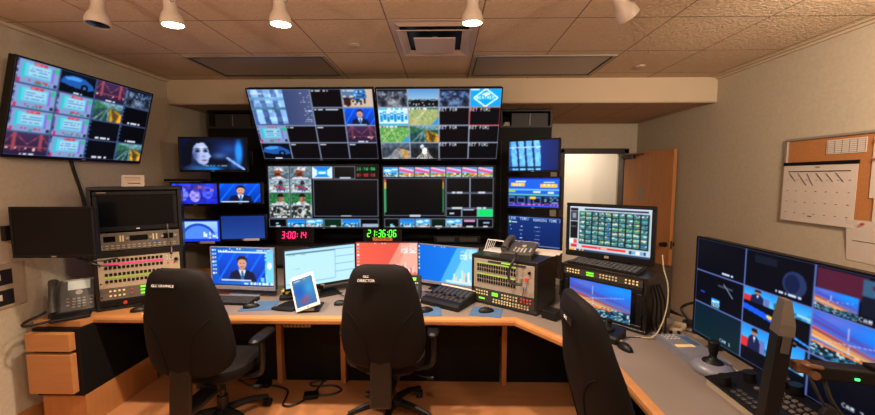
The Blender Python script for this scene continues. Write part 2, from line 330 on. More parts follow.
def p_player(v, k=0):
    if k == 0:
        Gr(v, (150, 170, 182), (90, 105, 115)); El(v, .45, .5, .18, .36, (150, 92, 70)); Pg(v, [(.25, .3), (.45, .0), (.72, .1), (.72, .34)], (232, 232, 236)); Pg(v, [(.1, 1), (.3, .8), (.6, .8), (.85, 1)], (206, 205, 210)); El(v, .45, .62, .12, .14, (110, 52, 44))
    elif k == 1:
        Gr(v, (160, 186, 198), (205, 208, 206)); Pg(v, [(.3, 1), (.4, .5), (.6, .4), (.8, .7), (.85, 1)], (96, 110, 150)); El(v, .58, .3, .1, .2, (70, 45, 40)); Ln(v, .25, .5, .75, .7, .04, (190, 60, 70)); Ln(v, .1, .3, .9, .5, .02, (90, 130, 130))
    elif k == 2:
        Gr(v, (52, 120, 76), (60, 138, 84)); Pg(v, [(.2, 1), (.35, .7), (.7, .7), (.95, 1)], (222, 226, 226)); El(v, .55, .45, .14, .3, (168, 112, 88)); Pg(v, [(.38, .35), (.45, .1), (.65, .08), (.72, .35)], (30, 28, 32))
    else:
        v[:] = (52, 62, 58); Mx(v, 12, 8, [(30, 36, 36), (110, 120, 110), (215, 218, 214), (60, 70, 66)], .8); El(v, .5, .5, .2, .35, (196, 198, 196)); El(v, .42, .45, .1, .2, (44, 48, 50))
    Nz(v, 11, 8, .28); v *= .88; Dash(v, .1, .88, .9, (225, 225, 230), .75, .07)
def p_people(v):
    Gr(v, (52, 70, 205), (40, 50, 170)); El(v, .2, .5, .16, .35, (110, 118, 230)); El(v, .5, .6, .12, .3, (150, 140, 235)); El(v, .78, .45, .12, .3, (84, 96, 225)); Mx(sub(v, .3, .1, 1, .4), 8, 2, [(90, 70, 150), (160, 120, 180), (50, 60, 190)], .6); Nz(v, 12, 8, .2)
def p_dome(v):
    v[:] = (36, 66, 195); s = sub(v, .06, .06, .94, .86); Gr(s, (170, 205, 250), (120, 165, 240)); El(s, .45, 1.05, .5, .95, (44, 84, 185)); El(s, .45, 1.1, .44, .85, (92, 140, 225)); Mx(sub(s, .6, .6, 1, 1), 8, 4, [(215, 230, 250), (120, 160, 230)], .7)
def p_table(v):
    v[:] = (40, 104, 214); Rc(v, 0, 0, 1, .06, (24, 60, 170)); Dash(v, .15, .1, .35, (220, 230, 250), .9, .05); Dash(v, .7, .13, .92, (220, 230, 250), .9, .05); Rc(v, .05, .17, .33, .29, (240, 190, 90)); Rc(v, .64, .2, .96, .33, (240, 190, 90))
    for x in (.1, .16, .22, .7, .78, .86): Rc(v, x, .2, x+.03, .27, (250, 235, 190))
    Rc(v, 0, .38, 1, .43, (120, 190, 235)); Rc(v, 0, .4, .15, .5, (150, 190, 120)); Rc(v, .5, .45, .65, .52, (210, 220, 235)); Rc(v, .78, .47, .9, .54, (210, 220, 235)); Rc(v, 0, .55, 1, .6, (100, 180, 160)); Rc(v, 0, .62, 1, .95, (26, 26, 52))
    for x, w in ((.0, .14), (.18, .16), (.4, .05), (.5, .16), (.72, .26)):
        Rc(v, x, .64, x+w, .9, (70, 110, 175)); Rc(v, x+.02, .7, x+w-.02, .85, (16, 18, 30))
    Rc(v, .44, .64, .55, .72, (235, 205, 90)); Mx(sub(v, .72, .66, .98, .86), 8, 4, [(110, 150, 190), (30, 40, 70)], .8); Rc(v, 0, .88, 1, .95, (110, 50, 150)); Dash(v, 0, .9, 1, (230, 150, 220), .4, .03)
def p_list(v):
    Gr(v, (26, 56, 118), (18, 40, 92)); Tx(v, .02, .05, 'LIVE', (220, 230, 240)); Tx(v, .24, .06, 'TIMES', (220, 230, 240)); Tx(v, .5, .08, 'RUNNING TIME STORY', (225, 232, 245))
    El(v, .04, .2, .025, .04, (160, 220, 150)); Dash(v, .07, .19, .18, (210, 225, 240), .9, .04); Rc(v, 0, .03, 1, .045, (120, 150, 200))
    for k in range(5):
        y = .3+k*.13; Dash(v, .04, y, .08, (190, 205, 230), .8, .04); Dash(v, .24, y+.02, .3, (190, 205, 230), .8, .03); Dash(v, .52, y+.03, .64, (150, 175, 215), .8, .03)
    El(v, .04, .84, .025, .04, (160, 220, 150)); Dash(v, .07, .83, .18, (210, 225, 240), .9, .04); Rc(v, .45, .93, 1, .95, (190, 205, 225))
def p_thumbs(v):
    v[:] = (188, 204, 214); Rc(v, 0, 0, 1, .035, (196, 212, 230)); Rc(v, .2, .05, .96, .075, (50, 40, 70)); Dash(v, .22, .095, .9, (130, 140, 160), .5, .02)
    Rc(v, .01, .05, .115, .72, (24, 22, 28)); Rc(v, .01, .1, .115, .12, (150, 140, 150)); Rc(v, .02, .13, .105, .3, (70, 70, 84)); Rc(v, .04, .15, .085, .27, (140, 150, 165)); Rc(v, .01, .32, .115, .34, (190, 190, 200)); Rc(v, .02, .45, .09, .47, (110, 110, 120))
    Rc(v, .0, .74, .06, .83, (240, 240, 244)); Rc(v, .06, .74, .11, .83, (220, 90, 90)); Rc(v, .03, .86, .11, .92, (215, 50, 45)); Rc(v, .13, .11, .97, .83, (24, 44, 44))
    cols = [(70, 150, 170), (120, 190, 190), (40, 110, 130), (190, 215, 215), (90, 170, 130), (60, 120, 170)]
    for j in range(7):
        for i in range(10):
            s = sub(v, .138+i*.083, .12+j*.1, .138+i*.083+.066, .12+j*.1+.062); s[:] = cols[rng.integers(6)]; Mx(s, 4, 3, [(226, 235, 232), (40, 96, 116), (120, 190, 180), (200, 170, 110)], .5)
            Rc(v, .138+i*.083, .185+j*.1, .138+i*.083+.066, .2+j*.1, (150, 215, 215))
    Rc(v, .17, .865, .72, .915, (225, 50, 40)); Dash(v, .38, .88, .5, (255, 225, 215), .8, .02); Mx(sub(v, .76, .87, .95, .93), 8, 1, [(40, 60, 90), (120, 170, 200), (230, 230, 230)]); Rc(v, 0, .95, 1, 1, (60, 76, 110)); Mx(sub(v, 0, .955, .2, .995), 10, 1, [(220, 220, 225), (60, 76, 110), (225, 170, 80)])
def p_desktop(v, kind):
    if kind == 'red':
        Gr(v, (226, 104, 84), (205, 92, 84), True); Pg(v, [(.42, 1), (.72, 0), (1, 0), (1, 1)], (226, 150, 132)); Pg(v, [(.6, 1), (.86, .0), (1, 0), (1, 1)], (230, 174, 158))
        base = [(214, 120, 100), (236, 200, 190), (196, 84, 80), (246, 228, 224)]
    elif kind == 'blue':
        Gr(v, (20, 110, 205), (30, 132, 220), True); Pg(v, [(.4, 1), (.68, 0), (1, 0), (1, 1)], (84, 172, 232)); Pg(v, [(.56, 1), (.84, 0), (1, 0), (1, 1)], (140, 205, 240))
        base = [(200, 225, 240), (236, 200, 170), (120, 170, 205), (240, 246, 250)]
    else:
        Gr(v, (14, 88, 184), (40, 140, 220), True); Pg(v, [(.75, 1), (.95, 0), (1, 0), (1, 1)], (120, 195, 235)); base = [(200, 225, 240), (90, 150, 205)]
    X, Y = grid(v)
    for k in range(12):
        x = .62+k*.032; hgt = .62+.32*rng.random()-(.18 if k in (4, 5) else 0); Rc(v, x, hgt, x+.026, .97, base[k % len(base)])
    Rc(v, .5, .9, 1, .97, base[0]) if kind != 'gfx' else None
    for j in range(6): Dash(v, .73, .06+j*.045, .84, (240, 240, 245), .7, .02); Dash(v, .86, .06+j*.045, .97, (240, 240, 245), .7, .02)
    for j in range(7): Rc(v, .02, .05+j*.1, .05, .1+j*.1, ((240, 240, 245), (150, 190, 230), (235, 190, 120))[j % 3])
    for x in (.3, .42, .46): Rc(v, x, .02, x+.02, .05, (240, 225, 215))
    Rc(v, 0, .965, 1, 1, (36, 46, 70)) if kind != 'blue' else None
    if kind == 'gfx':
        Rc(v, .12, .1, .9, .14, (214, 228, 240)); p_anchor(sub(v, .12, .14, .86, .88)); Rc(v, .88, .14, .98, .88, (130, 205, 235)); El(v, .93, .45, .035, .09, (225, 240, 245)); Dash(v, .12, .07, .35, (240, 240, 240), .6, .03)
        for j in range(7): Rc(v, .06, .05+j*.1, .085, .09+j*.1, (200, 225, 245))
        Rc(v, .78, .76, .84, .86, (120, 200, 240)); Dash(v, .5, .91, .98, (220, 230, 245), .6, .03)
def p_app(v):
    v[:] = (186, 222, 238); Rc(v, 0, 0, 1, .04, (150, 190, 214)); Rc(v, .02, .09, .98, .1, (90, 130, 130)); Rc(v, .02, .1, .7, .115, (60, 90, 90)); Rc(v, .69, .1, .695, .9, (140, 180, 200))
    for y in (.3, .5, .7): Rc(v, .7, y, .98, y+.012, (120, 165, 185))
    Rc(v, .02, .88, .68, .89, (120, 165, 185)); Dash(v, .04, .14, .3, (120, 160, 175), .6, .02); Dash(v, .1, .5, .2, (140, 185, 205), .6, .02)
def p_tablet(v):
    Gr(v, (70, 130, 175), (60, 120, 175)); Bl(v, .3, .45, .35, .25, (20, 100, 190), .9); Bl(v, .75, .4, .25, .3, (60, 170, 215), .8); Bl(v, .45, .82, .25, .12, (170, 90, 120), .8); Bl(v, .6, .68, .2, .08, (150, 110, 160), .6); Bl(v, .5, .1, .6, .08, (110, 150, 180), .6); Rc(v, .1, .06, .4, .09, (210, 225, 235)); Rc(v, .55, .05, .7, .08, (210, 225, 235))
def p_cells(v, nx, ny, cells, line=(130, 140, 165), lw=1):
    h, w = v.shape[:2]; v[:] = (6, 7, 13)
    for (i, j, di, dj), fn, *cap in cells:
        s = sub(v, i/nx, j/ny, (i+di)/nx, (j+dj)/ny); s[:] = (7, 8, 14)
        if fn: fn(s)
        if cap: Tx(s, .03, .06, cap[0], (205, 210, 220))
        s[0:lw] = line; s[:, 0:lw] = line; s[-lw:] = line; s[:, -lw:] = line
def pict_upper_left():
    v = pic(192, 112); bk = None
    p_cells(v, 4, 4, [((0, 0, 2, 2), p_facade), ((2, 0, 1, 1), bk), ((3, 0, 1, 1), p_newsroom), ((2, 1, 1, 1), bk), ((3, 1, 1, 1), p_anchor), ((0, 2, 1, 1), p_panel), ((1, 2, 1, 1), bk), ((2, 2, 1, 1), bk), ((3, 2, 1, 1), p_bridge), ((0, 3, 1, 1), p_car), ((1, 3, 1, 1), bk), ((2, 3, 1, 1), bk), ((3, 3, 1, 1), bk)])
    for x, y, l in ((.51, .02, .14), (.51, .27, .2), (.26, .52, .06), (.51, .52, .06), (.26, .77, .06), (.51, .77, .06), (.76, .77, .06), (.76, .02, .1), (.02, .05, .12)): Dash(v, x, y, x+l, (200, 206, 216), .8, .02)
    return v
def pict_upper_right():
    v = pic(192, 112)
    green = [(90, 150, 80), (150, 180, 120), (60, 120, 70), (196, 190, 140), (120, 170, 110)]; tan = [(176, 180, 120), (140, 165, 110), (205, 196, 150), (110, 150, 110), (190, 150, 110)]
    p_cells(v, 4, 4, [((0, 0, 1, 1), lambda s: p_news(s, (.95, .97, 1.02))), ((1, 0, 1, 1), p_dusk), ((2, 0, 1, 1), lambda s: p_news(s, (.72, .86, 1.1))), ((3, 0, 1, 1), p_weather), ((0, 1, 1, 1), p_bars), ((1, 1, 1, 1), lambda s: p_map(s, tan, (160, 170, 120))), ((2, 1, 1, 1), None, 'NET PGM'), ((0, 2, 1, 1), lambda s: p_map(s, green, (90, 160, 80))), ((1, 2, 1, 1), p_road), ((2, 2, 1, 1), None, 'NET PGM'), ((3, 2, 1, 1), None, 'NET PGM2'), ((0, 3, 1, 1), p_roadgrey), ((1, 3, 1, 1), lambda s: p_roadgrey(s, True)), ((2, 3, 1, 1), None, 'NET PGM'), ((3, 3, 1, 1), None, 'NET PGM2'), ((3, 1, 1, 1), None, 'NET PGM2')], (150, 158, 175))
    s = sub(v, .75, .25, 1, .5); s[0:1] = (220, 60, 60); s[-1:] = (220, 60, 60); s[:, :1] = (220, 60, 60); s[:, -1:] = (220, 60, 60)
    return v
def frame_(v, x0, y0, x1, y1, fn=None, line=(150, 160, 178)):
    s = sub(v, x0, y0, x1, y1)
    if fn: fn(s)
    s[:1] = line; s[-1:] = line; s[:, :1] = line; s[:, -1:] = line
def pict_lower_left():
    v = pic(192, 112, (5, 6, 10))
    for i in range(2):
        for j in range(4): frame_(v, .01+i*.195, .03+j*.205, .2+i*.195, .23+j*.205, lambda s: p_player(s, j))
    def logo(s):
        s[:] = (40, 130, 210); Pg(s, [(0, 0), (.28, .32), (.28, .68), (0, 1)], (210, 232, 244)); Pg(s, [(1, 0), (.72, .32), (.72, .68), (1, 1)], (210, 232, 244)); Rc(s, .26, .3, .74, .7, (70, 170, 225)); Dash(s, .32, .44, .7, (240, 248, 250), .9, .14); Rc(s, 0, .88, 1, 1, (210, 215, 225))
    frame_(v, .4, .03, .59, .22, logo); frame_(v, .6, .03, .79, .22); Rc(v, .65, .2, .75, .225, (190, 196, 205))
    Tx(v, .81, .05, '21:36:06', (70, 240, 130)); Tx(v, .81, .15, '03:00:50', (245, 80, 60))
    frame_(v, .41, .235, .995, .82); Rc(v, .655, .8, .75, .825, (190, 196, 205))
    for i, f in enumerate((None, p_skyline, p_sky, lambda s: s.__setitem__(slice(None), (6, 44, 26)), p_skyline, None)): frame_(v, .0+i*.166, .855, .164+i*.166, .995, f); Dash(v, .06+i*.166, .965, .11+i*.166, (200, 205, 215), .9, .025)
    Rc(v, .06, .92, .09, .95, (120, 200, 215)); Rc(v, .85, .94, .99, .985, (160, 170, 195))
    return v
def pict_lower_right():
    v = pic(192, 112, (5, 6, 10))
    for i in range(7): frame_(v, .005+i*.141, .02, .14+i*.141, .18, p_sky if i == 0 else p_stripe)
    frame_(v, .01, .2, .56, .8); Rc(v, .24, .79, .34, .82, (190, 196, 205))
    for x in (.015, .535):
        for k, (y0, y1, c) in enumerate(((.21, .26, (200, 60, 50)), (.26, .37, (205, 180, 60)), (.37, .75, (40, 150, 80)))): Rc(v, x, y0, x+.014, y1, c)
    for i in range(2):
        for j in range(2): frame_(v, .57+i*.212, .19+j*.25, .78+i*.212, .43+j*.25); Dash(v, .62+i*.212, .41+j*.25, .72+i*.212, (200, 205, 215), .9, .03)
    def gr(s): s[:] = (20, 205, 110)
    for i, f in enumerate((None, None, gr)): frame_(v, .57+i*.14, .69, .708+i*.14, .825, f)
    Rc(v, .6, .75, .64, .78, (180, 200, 210)); Rc(v, .72, .7, .82, .715, (170, 180, 200))
    for i, f in enumerate((None, p_skyline, p_sky, lambda s: s.__setitem__(slice(None), (6, 30, 22)), p_sky, None, None)): frame_(v, .01+i*.14, .85, .148+i*.14, .99, f); Dash(v, .05+i*.14, .965, .11+i*.14, (200, 205, 215), .9, .025)
    Rc(v, .73, .87, .83, .9, (200, 150, 190)); Rc(v, .06, .94, .09, .97, (120, 200, 215)); Rc(v, .9, .9, .96, .93, (150, 170, 190))
    return v
def pict_left_wall():
    v = pic(200, 116)
    C = [((0, j, 1, 1), p_panel) for j in range(3)]+[((0, 3, 1, 1), p_bridge), ((1, 0, 1, 1), p_car)]+[((1, j, 1, 1), p_panel) for j in (1, 2, 3)]
    C += [((2, 0, 1, 1), p_bridge), ((2, 1, 1, 1), p_road), ((2, 2, 1, 1), None), ((2, 3, 1, 1), None), ((3, 0, 1, 1), lambda s: p_news(s, (.75, .85, 1))), ((3, 1, 1, 1), None), ((3, 2, 1, 1), None), ((3, 3, 1, 1), p_road)]
    p_cells(v, 4, 4, C, (70, 84, 120))
    for x, y in ((.56, .71), (.56, .96), (.81, .46), (.81, .71)): Dash(v, x, y, x+.12, (205, 212, 222), .8, .022)
    for x in (.505, .755):
        for y in np.arange(.27, .99, .05): Rc(v, x, y, x+.008, y+.02, (60, 100, 170))
    return v
def pict_right_wall():
    v = pic(270, 156, (7, 10, 26)); ln = (104, 122, 180)
    def dk(s): Gr(s, (6, 9, 22), (5, 8, 22))
    def person(s):
        Gr(s, (40, 140, 215), (110, 190, 230)); Mx(sub(s, .42, .55, 1, 1), 9, 3, [(40, 110, 150), (150, 200, 220), (70, 150, 190)], .8); Rc(s, 0, .6, .14, 1, (200, 56, 60)); Rc(s, .34, .45, .42, 1, (110, 120, 180))
        Pg(s, [(.12, 1), (.14, .5), (.19, .38), (.28, .38), (.33, .52), (.34, 1)], (30, 38, 76)); El(s, .235, .24, .05, .15, (170, 122, 104)); Pg(s, [(.18, .22), (.19, .08), (.28, .07), (.29, .22)], (30, 26, 32)); Pg(s, [(.22, .4), (.235, .7), (.26, .4)], (210, 215, 225))
    def room(s):
        dk(s); Rc(s, .02, .05, .55, .55, (84, 34, 56)); Rc(s, .5, .1, 1, .42, (64, 96, 124)); Rc(s, .5, .42, 1, .8, (20, 26, 44)); Mx(sub(s, .1, .1, .95, .5), 14, 5, [(170, 170, 190), (84, 40, 60)], .1); p_sunset(sub(s, .0, .5, .48, .97)); Rc(s, .7, .5, .8, .58, (60, 80, 200))
    def blank(s):
        dk(s); El(s, .75, .6, .16, .3, (44, 58, 96)); El(s, .72, .6, .1, .22, (24, 34, 70)); Rc(s, .15, .12, .5, .3, (22, 30, 46))
    def pod(s):
        dk(s); Rc(s, .5, .25, .8, .3, (70, 76, 90)); Ln(s, .62, .2, .8, .5, .012, (120, 130, 150)); p_sky(sub(s, .38, .72, .55, .96)); Rc(s, .12, .62, .22, .66, (50, 90, 220))
    def green(s): Gr(s, (12, 34, 52), (10, 40, 46))
    def streak(s):
        p_sub = sub(s, 0, 0, 1, .36); person(p_sub); dk(sub(s, 0, .36, 1, 1)); Pg(s, [(0, .45), (.45, .55), (.9, .85), (.5, .72), (0, .6)], (30, 96, 220)); El(s, .45, .6, .06, .05, (230, 190, 90)); Ln(s, .6, .75, 1, .9, .015, (60, 150, 240))
    p_cells(v, 3, 3, [((0, 0, 1, 1), dk), ((1, 0, 1, 1), blank), ((2, 0, 1, 1), room), ((0, 1, 1, 1), pod), ((1, 1, 1, 1), streak), ((2, 1, 1, 1), p_sunset), ((0, 2, 1, 1), green), ((1, 2, 1, 1), lambda s: (dk(s), person(sub(s, 0, 0, .95, .62)))), ((2, 2, 1, 1), dk)], ln)
    Tx(v, .83, .285, 'CAM 8', (220, 228, 240)); Tx(v, .8, .9, 'CAM 7', (220, 228, 240)); Tx(v, .2, .93, 'CAM 1', (200, 210, 230)); Dash(v, .19, .29, .27, (200, 210, 230), .9, .02); Dash(v, .5, .28, .62, (200, 210, 230), .9, .02)
    return v
def simple(fn, w=84, h=50, c=(4, 6, 14)):
    v = pic(w, h, c); fn(v); return v
def soft(v):
    for ax in (0, 1):
        a = np.roll(v, 1, ax); b = np.roll(v, -1, ax)
        if ax: a[:, 0] = v[:, 0]; b[:, -1] = v[:, -1]
        else: a[0] = v[0]; b[-1] = v[-1]
        v = v*.6+(a+b)*.2
    return v
def screen_bm_obj(name, v, W, H, parent, M, gain=1.):
    v = soft(np.clip(v, 0, 255)); g = v.mean(-1, keepdims=True); v = 255*(np.clip(g+(v-g)*1.1, 0, 255)/255)**1.12; h, w = v.shape[:2]; xs = np.linspace(-W/2, W/2, w); zs = np.linspace(H/2, -H/2, h)
    X, Z = np.meshgrid(xs, zs); co = np.stack([X, np.zeros_like(X), Z], -1).reshape(-1, 3)
    Mn = np.array(M); co = co @ Mn[:3, :3].T + Mn[:3, 3]
    idx = np.arange(h*w).reshape(h, w); f = np.stack([idx[1:, :-1], idx[1:, 1:], idx[:-1, 1:], idx[:-1, :-1]], -1).reshape(-1, 4)
    me = bpy.data.meshes.new(name); me.vertices.add(h*w); me.vertices.foreach_set('co', co.ravel())
    me.loops.add(f.size); me.polygons.add(len(f)); me.loops.foreach_set('vertex_index', f.ravel().astype(np.int32)); me.polygons.foreach_set('loop_start', np.arange(0, f.size, 4, dtype=np.int32))
    me.update(calc_edges=True); me.validate()
    ca = me.color_attributes.new('picture', 'FLOAT_COLOR', 'POINT'); c = np.ones((h*w, 4)); c[:, :3] = lin(np.clip(v, 0, 255).reshape(-1, 3))*gain*1.2
    ca.data.foreach_set('color', c.ravel()); me.materials.append(M_['screen'])
    o = bpy.data.objects.new(name, me); COL.objects.link(o); o.parent = parent; return o
# ------------------------------------------------------------ builders
def frame_bm(W, H, b, bb, d, M):   # rectangular rim round an opening, W x H outside
    bm = B()
    for c, s in (((0, 0, H/2-b/2), (W, d, b)), ((0, 0, -H/2+bb/2), (W, d, bb)), ((-W/2+b/2, 0, (bb-b)/2), (b, d, H-b-bb)), ((W/2-b/2, 0, (bb-b)/2), (b, d, H-b-bb))):
        box(bm, c, s, min(b, d)*.2, M=M, seg=1)
    return bm
def monitor(name, label, cat, loc, rz, W, H, v=None, rx=0., bezel=.014, bot=None, depth=.045, z0=.0, stand=None, group=None, rim='black', reach=.2, gain=1., foot='black', tag_label=False, rough=None):
    t = thing(name, label, cat, loc, rz, group); bot = bot or bezel
    M = Matrix.Translation((0, 0, z0+H/2)) @ Matrix.Rotation(rx, 4, 'X')
    obj('bezel', frame_bm(W, H, bezel, bot, .02, M), rim, t)
    bm = B(); box(bm, (0, .01+depth/2-.004, 0), (W-.006, depth-.012, H-.006), .006, M=M); box(bm, (0, depth+.012, -H*.05), (W*.55, .03, H*.5), .01, M=M); obj('housing', bm, 'black', t)
    if v is not None: screen_bm_obj('screen', v, W-2*bezel+.002, H-bezel-bot+.002, t, M @ Matrix.Translation((0, -.004, (bot-bezel)/2)), gain)
    else: bm = B(); box(bm, (0, -.001, (bot-bezel)/2), (W-2*bezel, .006, H-bezel-bot), M=M); obj('screen', bm, 'glassblack', t)
    bm = B(); box(bm, (0, -.0105, -H/2+bot*.5), (.03, .003, bot*.4), M=M); obj('maker_badge', bm, 'grey', t)
    if stand == 'desk':
        bm = B(); box(bm, (0, depth+.035, (z0+H*.4)/2+.005), (.06, .02, z0+H*.4), .005); obj('stand_neck', bm, foot, t)
        bm = B(); box(bm, (0, .03, .006), (W*.48, .2, .012), .005); obj('stand_foot', bm, foot, t)
    if stand == 'wall':
        bm = B(); c = M @ Vector((0, depth+.02, 0))
        tube(bm, [c, (c.x, reach-.02, c.z)], .018, sm=False); box(bm, (c.x, reach-.012, c.z), (.14, .024, .16), .004); box(bm, (c.x, c.y+.005, c.z), (.12, .02, .12), .004, rot=Matrix.Rotation(rx, 3, 'X')); obj('wall_arm', bm, 'black2', t)
    if tag_label: bm = B(); box(bm, (W*.22*tag_label, -.012, -H/2+.012), (W*.34, .002, .022), M=M); obj('paper_label', bm, 'paper', t)
    return t
def keyboard(label, loc, rz, W=.42, D=.15, rx=0.):
    t = thing('keyboard', label, 'keyboard', loc, rz, rx=rx)
    bm = B(); prism_yz(bm, [(-D/2, 0), (D/2, 0), (D/2, .026), (-D/2, .012)], -W/2, W/2); obj('case', bm, 'black', t)
    bm = B(); kw = (W-.02)/15; box(bm, (0, 0, 0), (kw*.86, kw*.8, .009), .0025, seg=1); k0 = obj('key', bm, 'key', t)
    first = True
    for r in range(5):
        for c in range(15):
            if r == 0 and 4 <= c <= 9: continue
            y = -D/2+.018+r*(D-.03)/4.6; z = .012+.014*(y+D/2)/D+.004; loc = (-W/2+.01+kw*(c+.5), y, z)
            if first: k0.location = loc; first = False
            else: clone(k0, t, loc)
    bm = B(); y = -D/2+.018; box(bm, (-W/2+.01+kw*7, y, .018), (kw*5.8, kw*.8, .009), .0025, seg=1); obj('space_bar', bm, 'key', t)
    return t
def mouse(label, loc, rz, group=None, cord=None):
    t = thing('computer_mouse', label, 'mouse', loc, rz, group)
    R = []
    for v in np.linspace(0, 1, 9):
        s = math.sin(PI*(.06+.9*v))**.5; R.append([(x*.031*s, -.055+.11*v, max(0, z)*.036*s*(1.1-.35*v)+.002) for x, z in [(math.cos(a), math.sin(a)) for a in np.linspace(0, 2*PI, 18, endpoint=False)]])
    bm = B(); loft(bm, R); obj('shell', bm, 'black', t, True)
    bm = B(); cyl(bm, (0, .028, .031), .008, .006, 'x', 12); obj('scroll_wheel', bm, 'grey', t)
    if cord: bm = B(); tube(bm, cord, .0022, 5); obj('cord', bm, 'cable', t, True)
    return t
def slab(name, label, cat, poly, z0, z1, m, group=None, loc=(0, 0, 0)):
    bm = B(); prism(bm, poly, z0, z1); o = obj(name, bm, m); o.location = loc; return tag(o, label, cat, group)
def chair(label, loc, rz, words, lean=0., lx=-.08):
    t = thing('office_chair', label, 'chair', loc, rz, 'control room swivel chairs')
    prof = [(0, .15), (.02, .195), (.06, .23), (.14, .258), (.25, .268), (.4, .262), (.55, .248), (.7, .226), (.82, .203), (.9, .184), (.95, .166), (.98, .142), (1., .1)]
    zb, zt = .53, 1.185
    def yb(v): return -.285-.045*v-.02*math.sin(PI*v*.9)
    rings = []
    for v, hw in prof:
        e = 1-max(0, (v-.86)/.14)**2*.55-max(0, (.08-v)/.08)**2*.55
        r = sring(hw, .05*e+.012*(v < .6), 3.2, 36)
        rings.append([(x, y*1.0+yb(v)+.06*(abs(x)/.25)**2, zb+(zt-zb)*v) for x, y in r])
    LM = Matrix.Translation((0, -.285, zb)) @ Matrix.Rotation(lean, 4, 'X') @ Matrix.Translation((0, .285, -zb))
    bm = B(); loft(bm, rings, LM); obj('backrest', bm, 'chair', t, True)
    bm = B()
    def surf(x, v):
        hw = np.interp(v, [p[0] for p in prof], [p[1] for p in prof]); e = 1-max(0, (v-.86)/.14)**2*.55
        k = max(0, 1-(abs(x)/hw)**3.2)**(1/3.2); return (x, yb(v)+.06*(abs(x)/.25)**2-(.05*e+.012*(v < .6))*k-.0015, zb+(zt-zb)*v)
    for s in (-1, 1): tube(bm, [surf(s*x, v) for x, v in ((.07, .06), (.08, .2), (.1, .36), (.15, .5), (.2, .57))], .0035, 5, M=LM)
    obj('seam_piping', bm, 'chair', t, True)
    vv = .885; px, py, pz = surf(lx, vv); sl = math.atan2(surf(0, .94)[1]-surf(0, .84)[1], .1*(zt-zb)); Q = LM @ Matrix.Translation((lx, py-.004, pz)) @ Matrix.Rotation(-sl, 4, 'X')
    bm = B(); box(bm, (0, 0, 0), (.145, .003, .03), M=Q @ Matrix.Translation((0, 0, -.006))); lb = obj('name_label', bm, 'black', t)
    if len(words) == 1: text_part(words[0], .019, 'print', lb, Q @ Matrix.Translation((0, -.002, -.006)) @ FRONT)
    else:
        text_part(words[0], .018, 'print', lb, Q @ Matrix.Translation((0, -.004, .018)) @ FRONT); text_part(words[1], .021, 'print', lb, Q @ Matrix.Translation((0, -.002, -.006)) @ FRONT)
    sy = .02
    bm = B(); loft(bm, [[(x, y+sy, z) for x, y in sring(a, b, 3, 36)] for a, b, z in ((.2, .2, .425), (.24, .235, .44), (.25, .245, .47), (.245, .24, .5), (.215, .21, .515), (.1, .1, .52))]); obj('seat', bm, 'chair', t, True)
    bm = B(); loft(bm, [[(x, y+sy, z) for x, y in sring(a, b, 3, 28)] for a, b, z in ((.1, .12, .37), (.19, .19, .4), (.205, .205, .43))]); obj('seat_pan', bm, 'black', t, True)
    bm = B(); box(bm, (0, -.345, .475), (.13, .03, .34), .012, rot=Matrix.Rotation(rad(-4), 3, 'X')); box(bm, (0, -.2, .33), (.12, .3, .035), .01); box(bm, (0, -.04, .375), (.16, .2, .05), .01); obj('back_bracket', bm, 'black2', t)
    for s in (-1, 1):
        bm = B(); loft(bm, [[(x+s*.30, y-.0, z) for x, y in sring(a, b, 3, 20)] for a, b, z in ((.03, .11, .637), (.042, .125, .647), (.042, .125, .662), (.03, .11, .674))]); a = obj('armrest', bm, 'black', t, True)
        bm = B(); tube(bm, [(s*.30, -.02, .642), (s*.305, -.02, .55), (s*.29, -.02, .42), (s*.2, -.02, .385), (s*.1, -.02, .385)], .02, 8); obj('armrest_post', bm, 'black2', t, True)
    bm = B(); cyl(bm, (0, 0, .15), .034, .16); cyl(bm, (0, 0, .29), .022, .17); obj('gas_lift', bm, 'black2', t, True)
    bm = B(); tube(bm, [(.08, .0, .37), (.2, -.04, .34), (.27, -.05, .33)], .006, 6); cyl(bm, (.28, -.05, .33), .016, .04, 'x', 10); obj('tilt_lever', bm, 'black', t)
    bm = B(); cyl(bm, (-.11, -.22, .3), .022, .03, 'x', 12); obj('tension_knob', bm, 'black', t)
    for k in range(5):
        a = 2*PI*k/5+.95; d = Vector((math.cos(a), math.sin(a), 0))
        bm = B(); tube(bm, [d*.02+Vector((0, 0, .125)), d*.16+Vector((0, 0, .115)), d*.3+Vector((0, 0, .078))], lambda q: .03-.013*q, 8); obj('base_leg', bm, 'black', t, True)
        bm = B(); Rz = Matrix.Rotation(a+.6, 4, 'Z')
        for s in (-1, 1): cyl(bm, (0, s*.014, 0), .03, .018, 'y', 16, M=Matrix.Translation(d*.3+Vector((0, 0, .031))) @ Rz)
        cyl(bm, d*.3+Vector((0, 0, .06)), .01, .03); obj('caster', bm, 'black', t, True)
    return t
def buttons(parent, name, m, xs, zs, s, M, y=-.004, rnd=False):
    bm = B(); box(bm, (0, 0, 0), s, min(s)*.25, seg=1); bm.transform(M.to_3x3().to_4x4()); k0 = obj(name, bm, m, parent); first = True
    for z in zs:
        for x in xs:
            p = M @ Vector((x, y, z))
            if first: k0.location = p; first = False
            else: clone(k0, parent, p)
def knob(parent, p, r, h, m='black', axis='y', name='knob', n=16):
    bm = B(); cyl(bm, p, r, h, axis, n); return obj(name, bm, m, parent, True)
